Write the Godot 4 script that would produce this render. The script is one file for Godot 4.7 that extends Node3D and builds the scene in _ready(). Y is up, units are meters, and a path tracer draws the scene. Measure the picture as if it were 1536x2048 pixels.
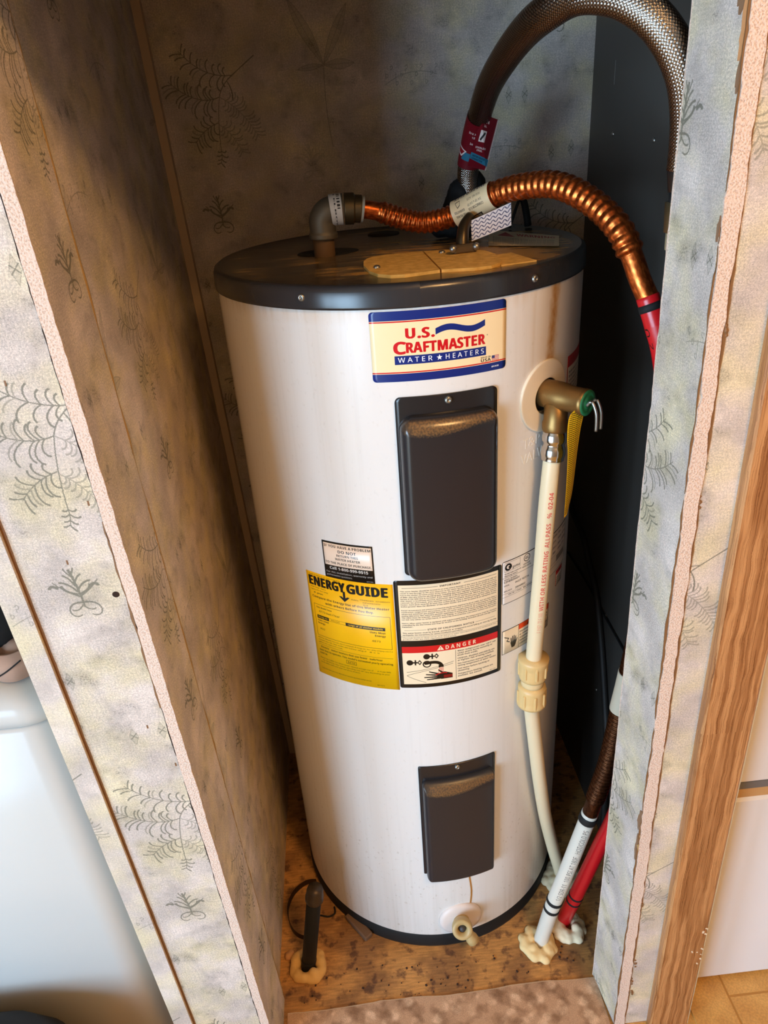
extends Node3D
# A water heater in a papered closet of a mobile home. Metres, y up; x runs along the closet front, z towards the room.

const HR := 0.24        # radius of the heater jacket
const LEAN_A := -0.0295 # the left partition is out of plumb by this much per metre
const LEAN_B := -0.0085 # so is the right one

var bank := {}          # names already used at top level
var glyphs := {}
var rng := RandomNumberGenerator.new()
var M := {}             # materials


func _ready() -> void:
	rng.seed = 7
	set_view_and_light()
	make_materials()
	build_setting()
	build_heater()
	build_plumbing()
	build_small_things()
	build_neighbours()


func set_view_and_light() -> void:
	var cam := Camera3D.new()
	cam.name = "camera"
	cam.position = Vector3(-0.08915, 1.28140, 1.01901)
	cam.rotation = Vector3(-0.4874, -0.04467, -0.0733)
	cam.fov = 69.77
	cam.near = 0.02
	cam.current = true
	add_child(cam)
	var env := Environment.new()
	env.background_mode = Environment.BG_SKY
	var sky := Sky.new()
	var sm := ProceduralSkyMaterial.new()
	sm.sky_top_color = Color(0.42, 0.58, 0.85)
	sm.sky_horizon_color = Color(0.82, 0.88, 0.95)
	sm.ground_bottom_color = Color(0.35, 0.34, 0.32)
	sm.ground_horizon_color = Color(0.6, 0.6, 0.6)
	sky.sky_material = sm
	env.sky = sky
	env.tonemap_mode = Environment.TONE_MAPPER_LINEAR
	env.tonemap_exposure = 0.95
	env.sdfgi_enabled = true
	env.ssao_enabled = true
	env.ssil_enabled = true
	var we := WorldEnvironment.new()
	we.name = "world"
	we.environment = env
	add_child(we)
	# daylight that comes through the window of the room, behind the camera on the left
	var day := AreaLight3D.new()
	day.name = "window_daylight"
	day.area_size = Vector2(1.0, 1.4)
	day.position = Vector3(-1.95, 0.78, 2.74)
	day.rotation = Vector3(0, 0, 0)
	day.light_color = Color(0.735, 0.88, 1.0)
	day.light_energy = 8.8
	day.area_range = 12.0
	day.area_attenuation = 2.0
	day.shadow_enabled = true
	add_child(day)
	# added fill for the right jamb, with an unseen window in the left wall
	var side := AreaLight3D.new()
	side.name = "added_side_fill"
	side.area_size = Vector2(0.8, 1.2)
	side.position = Vector3(-2.60, 0.90, 2.15)
	side.rotation = Vector3(0, -PI / 2, 0)
	side.light_color = Color(0.745, 0.88, 1.0)
	side.light_energy = 8.0
	side.area_range = 12.0
	side.area_attenuation = 2.0
	side.shadow_enabled = true
	add_child(side)


# ------------------------------------------------------------------ scene tree helpers

func numbered(called: String) -> String:
	var n: int = bank.get(called, 0)
	bank[called] = n + 1
	return called if n == 0 else "%s_%03d" % [called, n]


func tag(o: Node, label: String, category: String, group := "", kind := "") -> void:
	o.set_meta("label", label)
	o.set_meta("category", category)
	if group:
		o.set_meta("group", group)
	if kind:
		o.set_meta("kind", kind)


func thing(called: String, label: String, category: String, at := Vector3.ZERO, group := "", kind := "") -> Node3D:
	var o := Node3D.new()
	o.name = numbered(called)
	add_child(o)
	o.position = at
	tag(o, label, category, group, kind)
	return o


func part(called: String, mesh: Mesh, mat: Material, parent: Node3D, label := "") -> MeshInstance3D:
	# the mesh is given in room coordinates; parents stand unturned, so their place is taken off again
	var o := MeshInstance3D.new()
	o.name = called
	o.mesh = mesh
	if mat:
		o.material_override = mat
	parent.add_child(o, true)
	var off := Vector3.ZERO
	var p: Node = parent
	while p is Node3D and p != self:
		off += p.position
		p = p.get_parent()
	o.position = -off
	if label:
		o.set_meta("label", label)
	return o


func single(called: String, mesh: Mesh, mat: Material, label: String, category: String, group := "", kind := "") -> MeshInstance3D:
	var o := MeshInstance3D.new()
	o.name = numbered(called)
	o.mesh = mesh
	if mat:
		o.material_override = mat
	add_child(o)
	tag(o, label, category, group, kind)
	return o


# ------------------------------------------------------------------ mesh helpers (front faces clockwise)

func begin(smooth := true) -> SurfaceTool:
	var st := SurfaceTool.new()
	st.begin(Mesh.PRIMITIVE_TRIANGLES)
	st.set_smooth_group(0 if smooth else 0xFFFFFFFF)
	return st


func done(st: SurfaceTool) -> ArrayMesh:
	st.generate_normals()
	return st.commit()


func v(st: SurfaceTool, p: Vector3, uv := Vector2.ZERO) -> void:
	st.set_uv(uv)
	st.add_vertex(p)


func quad(st: SurfaceTool, a: Vector3, b: Vector3, c: Vector3, d: Vector3, ua := Vector2(0, 1), ub := Vector2(1, 1), uc := Vector2(1, 0), ud := Vector2(0, 0)) -> void:
	# a b c d anticlockwise seen from the front
	v(st, a, ua); v(st, c, uc); v(st, b, ub)
	v(st, a, ua); v(st, d, ud); v(st, c, uc)


func sheet(st: SurfaceTool, rows: Array, uvs: Array, flip := false) -> void:
	# rows[j][i]: i to the right and j upwards seen from the front
	for j in rows.size() - 1:
		var a: PackedVector3Array = rows[j]
		var b: PackedVector3Array = rows[j + 1]
		var ta: PackedVector2Array = uvs[j]
		var tb: PackedVector2Array = uvs[j + 1]
		for i in a.size() - 1:
			if flip:
				quad(st, a[i + 1], a[i], b[i], b[i + 1], ta[i + 1], ta[i], tb[i], tb[i + 1])
			else:
				quad(st, a[i], a[i + 1], b[i + 1], b[i], ta[i], ta[i + 1], tb[i + 1], tb[i])


func prism(poly: PackedVector2Array, y0: float, y1: float, lean := 0.0, tile := Vector2.ZERO, org := Vector2.ZERO, st: SurfaceTool = null) -> SurfaceTool:
	# an upright prism over a polygon (x, z) given anticlockwise seen from above; x shifts by lean * y
	if st == null:
		st = begin(false)
	var n := poly.size()
	var steps := 1
	var run := 0.0
	for i in n:
		var p := poly[i]
		var q := poly[(i + 1) % n]
		var wide := absf(q.x - p.x) > absf(q.y - p.y)
		var uv := func(pt: Vector2, y: float) -> Vector2:
			var a := pt.x if wide else -pt.y
			if tile == Vector2.ZERO:
				return Vector2(a, -y)
			return Vector2((a - org.x) / tile.x, -(y - org.y) / tile.y)
		var P0 := Vector3(p.x + lean * y0, y0, p.y)
		var Q0 := Vector3(q.x + lean * y0, y0, q.y)
		var P1 := Vector3(p.x + lean * y1, y1, p.y)
		var Q1 := Vector3(q.x + lean * y1, y1, q.y)
		quad(st, P0, Q0, Q1, P1, uv.call(p, y0), uv.call(q, y0), uv.call(q, y1), uv.call(p, y1))
		run += p.distance_to(q)
	var tri := Geometry2D.triangulate_polygon(poly)
	for k in range(0, tri.size(), 3):
		var t := [poly[tri[k]], poly[tri[k + 1]], poly[tri[k + 2]]]
		var e1: Vector2 = t[1] - t[0]
		var e2: Vector2 = t[2] - t[0]
		if e1.cross(e2) < 0:  # want clockwise from above (x right, z down on the page)
			t = [t[0], t[2], t[1]]
		for m in 3:
			var c: Vector2 = t[m]
			v(st, Vector3(c.x + lean * y1, y1, c.y), c * 1.0)
		for m in [0, 2, 1]:
			var c: Vector2 = t[m]
			v(st, Vector3(c.x + lean * y0, y0, c.y), c * 1.0)
	return st


func rect(x0: float, x1: float, z0: float, z1: float) -> PackedVector2Array:
	# anticlockwise seen from above: along the front (large z) to the right
	return PackedVector2Array([Vector2(x0, z1), Vector2(x1, z1), Vector2(x1, z0), Vector2(x0, z0)])


func rrect(x0: float, x1: float, z0: float, z1: float, r: float, n := 6) -> PackedVector2Array:
	var out := PackedVector2Array()
	for c in [[x0 + r, z1 - r, 180.0], [x1 - r, z1 - r, 90.0], [x1 - r, z0 + r, 0.0], [x0 + r, z0 + r, -90.0]]:
		for k in n + 1:
			var a := deg_to_rad(c[2] - 90.0 * k / n)
			out.append(Vector2(c[0] + r * cos(a), c[1] + r * sin(a)))
	return out


func slab(x0: float, x1: float, y0: float, y1: float, z0: float, z1: float) -> ArrayMesh:
	return done(prism(rect(x0, x1, z0, z1), y0, y1))


func soft_slab(size: Vector3, bevel: float, st: SurfaceTool, xf: Transform3D) -> void:
	# a box with chamfered edges
	var h := size / 2.0
	var b := minf(bevel, minf(h.x, minf(h.y, h.z)) * 0.95)
	var pts := []
	for ax in 3:
		for s in [-1.0, 1.0]:
			var u := (ax + 1) % 3
			var w := (ax + 2) % 3
			var q := []
			for c in [[-1, -1], [1, -1], [1, 1], [-1, 1]]:
				var p := Vector3.ZERO
				p[ax] = s * h[ax]
				p[u] = c[0] * (h[u] - b)
				p[w] = c[1] * (h[w] - b)
				q.append(xf * p)
			if s > 0:
				quad(st, q[0], q[1], q[2], q[3])
			else:
				quad(st, q[1], q[0], q[3], q[2])
	for ax in 3:
		var u := (ax + 1) % 3
		var w := (ax + 2) % 3
		for su in [-1.0, 1.0]:
			for sw in [-1.0, 1.0]:
				var q := []
				for e in [[0, -1], [0, 1], [1, 1], [1, -1]]:
					var p := Vector3.ZERO
					p[ax] = e[1] * (h[ax] - b)
					p[u] = su * (h[u] if e[0] == 0 else h[u] - b)
					p[w] = sw * (h[w] - b if e[0] == 0 else h[w])
					q.append(xf * p)
				if su * sw > 0:
					quad(st, q[1], q[0], q[3], q[2])
				else:
					quad(st, q[0], q[1], q[2], q[3])
	for sx in [-1.0, 1.0]:
		for sy in [-1.0, 1.0]:
			for sz in [-1.0, 1.0]:
				var a := xf * Vector3(sx * h.x, sy * (h.y - b), sz * (h.z - b))
				var c := xf * Vector3(sx * (h.x - b), sy * h.y, sz * (h.z - b))
				var d := xf * Vector3(sx * (h.x - b), sy * (h.y - b), sz * h.z)
				if sx * sy * sz > 0:
					v(st, a); v(st, d); v(st, c)
				else:
					v(st, a); v(st, c); v(st, d)


func soft_box(centre: Vector3, size: Vector3, bevel := 0.002, turn := Vector3.ZERO) -> ArrayMesh:
	var st := begin(false)
	soft_slab(size, bevel, st, Transform3D(Basis.from_euler(turn), centre))
	return done(st)


func lathe(profile: Array, xf := Transform3D(), seg := 48, a0 := 0.0, a1 := TAU, st: SurfaceTool = null) -> SurfaceTool:
	# profile: [radius, height] from the bottom up along the outside
	if st == null:
		st = begin(true)
	var rows := []
	var uvs := []
	for k in profile.size():
		var r := PackedVector3Array()
		var t := PackedVector2Array()
		for i in seg + 1:
			var a := a0 + (a1 - a0) * i / seg
			r.append(xf * Vector3(profile[k][0] * sin(a), profile[k][1], profile[k][0] * cos(a)))
			t.append(Vector2(float(i) / seg, 1.0 - float(k) / (profile.size() - 1)))
		rows.append(r)
		uvs.append(t)
	sheet(st, rows, uvs)
	return st


func along(dir: Vector3, at: Vector3) -> Transform3D:
	# a transform whose y axis runs along dir
	var y := dir.normalized()
	var x := y.cross(Vector3(0.12, 0.3, 0.95)).normalized()
	return Transform3D(Basis(x, y, x.cross(y)), at)


func resample(ctrl: Array, step: float) -> PackedVector3Array:
	# an even walk along a smooth curve through the points
	var c := Curve3D.new()
	c.bake_interval = minf(step, 0.004)
	var n := ctrl.size()
	for i in n:
		var p: Vector3 = ctrl[i]
		var t := Vector3.ZERO
		if i > 0 and i < n - 1:
			t = (ctrl[i + 1] - ctrl[i - 1]) / 6.0
			var cap := minf(p.distance_to(ctrl[i - 1]), p.distance_to(ctrl[i + 1])) * 0.4
			if t.length() > cap:
				t = t.normalized() * cap
		c.add_point(p, -t, t)
	var out := PackedVector3Array()
	var total := c.get_baked_length()
	var k := maxi(2, int(ceil(total / step)))
	for i in k + 1:
		out.append(c.sample_baked(total * i / k, true))
	return out


func tube(pts: PackedVector3Array, radius: Callable, sides := 20, face := Vector3(0, 0, 1), caps := true, arc := TAU, st: SurfaceTool = null) -> SurfaceTool:
	# radius is called with the length walked; u = 0.5 lies on the side that looks towards face; v runs in metres
	if st == null:
		st = begin(true)
	var rows := []
	var uvs := []
	var s := 0.0
	var n := pts.size()
	for j in n:
		var d := (pts[mini(j + 1, n - 1)] - pts[maxi(j - 1, 0)]).normalized()
		if j > 0:
			s += pts[j].distance_to(pts[j - 1])
		var f := (face - d * face.dot(d)).normalized()
		var side := f.cross(d)
		var r: float = radius.call(s)
		var row := PackedVector3Array()
		var t := PackedVector2Array()
		for i in sides + 1:
			var a := (float(i) / sides - 0.5) * arc
			row.append(pts[j] + (f * cos(a) - side * sin(a)) * r)
			t.append(Vector2(float(i) / sides, -s))
		rows.append(row)
		uvs.append(t)
	sheet(st, rows, uvs)
	if caps:
		for e in [0, n - 1]:
			var row: PackedVector3Array = rows[e]
			for i in sides:
				if e == 0:
					v(st, pts[e]); v(st, row[i]); v(st, row[i + 1])
				else:
					v(st, pts[e]); v(st, row[i + 1]); v(st, row[i])
	return st


func pipe(a: Vector3, b: Vector3, r: float, sides := 20) -> ArrayMesh:
	return done(tube(PackedVector3Array([a, a.lerp(b, 0.5), b]), func(_s): return r, sides))


func on_jacket(deg: float, y: float, r := HR) -> Vector3:
	var a := deg_to_rad(deg)
	return Vector3(r * sin(a), y, r * cos(a))


func jacket_patch(d0: float, d1: float, y0: float, y1: float, lift := 0.0004, corner := 0.0) -> ArrayMesh:
	# a thin sheet that hugs the jacket; uv 0..1 over the patch
	var st := begin(true)
	var rows := []
	var uvs := []
	var nx := maxi(4, int((d1 - d0) / 1.2))
	var ny := 12 if corner > 0.0 else 2
	var hgt := y1 - y0
	var ys := []
	if corner > 0.0:
		for k in 6:
			ys.append(y0 + corner * (1.0 - cos(PI / 2 * k / 5.0)))
		for k in 6:
			ys.append(y1 - corner * (1.0 - cos(PI / 2 * (5 - k) / 5.0)))
	else:
		ys = [y0, (y0 + y1) / 2, y1]
	for y in ys:
		var cut := 0.0
		if corner > 0.0:
			var e: float = minf(y - y0, y1 - y)
			if e < corner:
				cut = corner - sqrt(maxf(0.0, corner * corner - (corner - e) * (corner - e)))
		var dc := rad_to_deg(cut / HR)
		var row := PackedVector3Array()
		var t := PackedVector2Array()
		for i in nx + 1:
			var d := lerpf(d0 + dc, d1 - dc, float(i) / nx)
			row.append(on_jacket(d, y, HR + lift))
			t.append(Vector2((d - d0) / (d1 - d0), 1.0 - (y - y0) / hgt))
		rows.append(row)
		uvs.append(t)
	sheet(st, rows, uvs)
	# the rim down to the jacket
	var ring := PackedVector3Array()
	for p in rows[0]:
		ring.append(p)
	for k in range(1, rows.size()):
		ring.append(rows[k][nx])
	for i in range(nx - 1, -1, -1):
		ring.append(rows[rows.size() - 1][i])
	for k in range(rows.size() - 2, 0, -1):
		ring.append(rows[k][0])
	for i in ring.size():
		var p := ring[i]
		var q := ring[(i + 1) % ring.size()]
		var k := HR / (HR + lift)
		quad(st, Vector3(p.x * k, p.y, p.z * k), Vector3(q.x * k, q.y, q.z * k), q, p, Vector2.ZERO, Vector2.ZERO, Vector2.ZERO, Vector2.ZERO)
	return done(st)


func blob(balls: Array, cell: float, melt: float, rough: float, seed_at := 1, floor_y := -1.0) -> ArrayMesh:
	# surface nets over a smooth union of balls [centre, radius]; rough adds bumps
	var lo := Vector3.INF
	var hi := -Vector3.INF
	for b in balls:
		var r: float = b[1] + melt + rough + cell
		lo = lo.min(b[0] - Vector3(r, r, r))
		hi = hi.max(b[0] + Vector3(r, r, r))
	var n := Vector3i(((hi - lo) / cell).ceil()) + Vector3i(2, 2, 2)
	var noise := FastNoiseLite.new()
	noise.seed = seed_at
	noise.frequency = 130.0
	var f := PackedFloat32Array()
	f.resize(n.x * n.y * n.z)
	for z in n.z:
		for y in n.y:
			for x in n.x:
				var p := lo + Vector3(x, y, z) * cell
				var s := 0.0
				for b in balls:
					s += exp(-(p.distance_to(b[0]) - b[1]) / melt)
				var d: float = -melt * log(maxf(s, 1e-30)) + rough * noise.get_noise_3dv(p)
				if floor_y > -0.5:
					d = maxf(d, floor_y - p.y)
				f[x + n.x * (y + n.y * z)] = d
	var idx := {}
	var verts := PackedVector3Array()
	for z in n.z - 1:
		for y in n.y - 1:
			for x in n.x - 1:
				var at := Vector3.ZERO
				var cnt := 0
				var c := PackedFloat32Array()
				for k in 8:
					c.append(f[(x + (k & 1)) + n.x * ((y + ((k >> 1) & 1)) + n.y * (z + (k >> 2)))])
				for e in [[0, 1], [2, 3], [4, 5], [6, 7], [0, 2], [1, 3], [4, 6], [5, 7], [0, 4], [1, 5], [2, 6], [3, 7]]:
					var a: float = c[e[0]]
					var b: float = c[e[1]]
					if (a < 0.0) != (b < 0.0):
						var t := a / (a - b)
						var pa := Vector3(e[0] & 1, (e[0] >> 1) & 1, e[0] >> 2)
						var pb := Vector3(e[1] & 1, (e[1] >> 1) & 1, e[1] >> 2)
						at += pa.lerp(pb, t)
						cnt += 1
				if cnt:
					idx[x + n.x * (y + n.y * z)] = verts.size()
					verts.append(lo + (Vector3(x, y, z) + at / cnt) * cell)
	var st := begin(true)
	var step := [1, n.x, n.x * n.y]
	for key in idx:
		var z: int = key / (n.x * n.y)
		var y: int = (key / n.x) % n.y
		var x: int = key % n.x
		var pos := [x, y, z]
		for ax in 3:
			var u := (ax + 1) % 3
			var w := (ax + 2) % 3
			if pos[u] == 0 or pos[w] == 0:
				continue
			var a := f[key]
			var b := f[key + step[ax]]
			if (a < 0.0) == (b < 0.0):
				continue
			var q := [key, key - step[u], key - step[u] - step[w], key - step[w]]
			var ok := true
			for k in q:
				ok = ok and idx.has(k)
			if not ok:
				continue
			var p := []
			for k in q:
				p.append(verts[idx[k]])
			if a < 0.0:
				quad(st, p[0], p[1], p[2], p[3])
			else:
				quad(st, p[3], p[2], p[1], p[0])
	return done(st)


# ------------------------------------------------------------------ print: a small drawing board for flat lettering and patterns

class Board:
	var im: Image
	var host: Node3D
	var w: int
	var h: int

	func _init(owner_: Node3D, w_: int, h_: int, c: Color) -> void:
		host = owner_
		w = w_
		h = h_
		im = Image.create(w, h, false, Image.FORMAT_RGBA8)
		im.fill(c)

	func box(x: float, y: float, ww: float, hh: float, c: Color) -> void:
		im.fill_rect(Rect2i(int(round(x)), int(round(y)), maxi(1, int(round(ww))), maxi(1, int(round(hh)))), c)

	func frame(x: float, y: float, ww: float, hh: float, t: float, c: Color) -> void:
		box(x, y, ww, t, c); box(x, y + hh - t, ww, t, c); box(x, y, t, hh, c); box(x + ww - t, y, t, hh, c)

	func tri(a: Vector2, b: Vector2, d: Vector2, c: Color) -> void:
		var y0 := int(ceil(minf(a.y, minf(b.y, d.y)) - 0.5))
		var y1 := int(floor(maxf(a.y, maxf(b.y, d.y)) - 0.5))
		for y in range(maxi(y0, 0), mini(y1, h - 1) + 1):
			var yy := y + 0.5
			var lo := 1e9
			var hi := -1e9
			for e in [[a, b], [b, d], [d, a]]:
				var p: Vector2 = e[0]
				var q: Vector2 = e[1]
				if (p.y <= yy) != (q.y <= yy):
					var x := p.x + (q.x - p.x) * (yy - p.y) / (q.y - p.y)
					lo = minf(lo, x)
					hi = maxf(hi, x)
			var i0 := int(ceil(lo - 0.5))
			var i1 := int(floor(hi - 0.5))
			if i1 >= i0:
				im.fill_rect(Rect2i(i0, y, i1 - i0 + 1, 1), c)

	func poly(pts: PackedVector2Array, c: Color) -> void:
		var t := Geometry2D.triangulate_polygon(pts)
		for k in range(0, t.size(), 3):
			tri(pts[t[k]], pts[t[k + 1]], pts[t[k + 2]], c)

	func disc(at: Vector2, r: float, c: Color) -> void:
		for y in range(int(at.y - r), int(at.y + r) + 1):
			var q := r * r - (y + 0.5 - at.y) * (y + 0.5 - at.y)
			if q > 0:
				var s := sqrt(q)
				im.fill_rect(Rect2i(int(round(at.x - s)), y, maxi(1, int(round(2 * s))), 1), c)

	func line(pts: PackedVector2Array, t: float, c: Color, t_end := -1.0) -> void:
		var n := pts.size()
		for k in n - 1:
			var p := pts[k]
			var q := pts[k + 1]
			var d := (q - p).normalized().orthogonal()
			var t0 := t if t_end < 0 else lerpf(t, t_end, float(k) / (n - 1))
			var t1 := t if t_end < 0 else lerpf(t, t_end, float(k + 1) / (n - 1))
			tri(p + d * t0 / 2, p - d * t0 / 2, q + d * t1 / 2, c)
			tri(q + d * t1 / 2, p - d * t0 / 2, q - d * t1 / 2, c)
			if t0 > 2.5:
				disc(p, t0 / 2, c)

	func text(s: String, x: float, base: float, cap: float, c: Color, bold := true, align := 0.0, fit := 0.0, face := "Droid Sans", turn := 0.0, fat := 0.0) -> float:
		if fat > 0.0:
			for o in [Vector2(-fat, 0), Vector2(fat, 0), Vector2(0, fat * 0.5), Vector2(0, -fat * 0.5)]:
				text(s, x + o.x, base + o.y, cap, c, bold, align, fit, face, turn)
		# cap is the height of the capitals; fit squeezes or stretches to a width; turn in degrees about the anchor
		var key := face + str(bold)
		if not host.glyphs.has(key):
			var f := SystemFont.new()
			f.font_names = PackedStringArray([face])
			f.font_weight = 700 if bold else 400
			host.glyphs[key] = f
		var tm := TextMesh.new()
		tm.font = host.glyphs[key]
		tm.font_size = 64
		tm.pixel_size = 1.0
		tm.depth = 0.0
		tm.curve_step = 3.0
		tm.text = s
		var arr := tm.get_mesh_arrays()
		var vs: PackedVector3Array = arr[Mesh.ARRAY_VERTEX]
		if vs.is_empty():
			return 0.0
		var box_ := tm.get_aabb()
		var k := cap / 46.0
		var kx := k
		if fit > 0.0:
			kx = fit / box_.size.x
		var wide := box_.size.x * kx
		var ix: PackedInt32Array = arr[Mesh.ARRAY_INDEX]
		var rot := Transform2D(deg_to_rad(turn), Vector2(x, base))
		var pts := PackedVector2Array()
		for p in vs:
			pts.append(rot * Vector2((p.x - box_.position.x) * kx - wide * align, -(p.y + 22.0) * k))
		if ix.is_empty():
			for i in range(0, pts.size(), 3):
				tri(pts[i], pts[i + 1], pts[i + 2], c)
		else:
			for i in range(0, ix.size(), 3):
				tri(pts[ix[i]], pts[ix[i + 1]], pts[ix[i + 2]], c)
		return wide

	func lines(rows: Array, x: float, y: float, step: float, cap: float, width: float, c: Color, bold := true) -> void:
		for k in rows.size():
			var s: String = rows[k]
			if s == "":
				continue
			var full: bool = k + 1 < rows.size() and rows[k + 1] != "" and s.length() > 30
			text(s, x, y + step * k, cap, c, bold, 0.0, width if full else minf(width, width * s.length() / 62.0) if width > 0 else 0.0)

	func tex() -> ImageTexture:
		return ImageTexture.create_from_image(im)


func pmat(t: Texture2D, rough := 0.45, coat := 0.0) -> StandardMaterial3D:
	var m := StandardMaterial3D.new()
	m.albedo_texture = t
	m.roughness = rough
	m.texture_repeat = false
	if coat > 0.0:
		m.clearcoat_enabled = true
		m.clearcoat = coat
		m.clearcoat_roughness = 0.15
	return m


func mat(c: Color, rough := 0.6, metal := 0.0) -> StandardMaterial3D:
	var m := StandardMaterial3D.new()
	m.albedo_color = c
	m.roughness = rough
	m.metallic = metal
	return m


func noise_bytes(w: int, h: int, kind: int, freq: float, seed_at: int, octaves := 4, squeeze := Vector2i(1, 1)) -> PackedByteArray:
	# tileable noise, 0..255; squeeze > 1 stretches the grain along that axis
	var n := FastNoiseLite.new()
	n.noise_type = kind
	n.frequency = freq
	n.seed = seed_at
	n.fractal_octaves = octaves
	if kind == FastNoiseLite.TYPE_CELLULAR:
		n.cellular_return_type = FastNoiseLite.RETURN_DISTANCE
		n.fractal_type = FastNoiseLite.FRACTAL_NONE
	var im := n.get_seamless_image(w / squeeze.x, h / squeeze.y)
	im.convert(Image.FORMAT_L8)
	if squeeze != Vector2i(1, 1):
		im.resize(w, h, Image.INTERPOLATE_BILINEAR)
	return im.get_data()


func from_rgb(w: int, h: int, data: PackedByteArray) -> ImageTexture:
	return ImageTexture.create_from_image(Image.create_from_data(w, h, false, Image.FORMAT_RGB8, data))


func from_grey(w: int, h: int, data: PackedByteArray) -> ImageTexture:
	return ImageTexture.create_from_image(Image.create_from_data(w, h, false, Image.FORMAT_L8, data))


func curl(from: Vector2, dir: Vector2, length: float, bend: float, n := 7) -> PackedVector2Array:
	var out := PackedVector2Array([from])
	var d := dir.normalized()
	for k in n:
		out.append(out[k] + d * length / n)
		d = d.rotated(bend / n * (0.4 + 1.2 * k / n))
	return out


func bez(a: Vector2, b: Vector2, c: Vector2, n := 10) -> PackedVector2Array:
	var out := PackedVector2Array()
	for k in n + 1:
		var t := float(k) / n
		out.append(a.lerp(b, t).lerp(b.lerp(c, t), t))
	return out


func shrink(p: PackedVector2Array, k: float) -> PackedVector2Array:
	var q := PackedVector2Array()
	for a in p:
		q.append(a * k)
	return q


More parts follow.
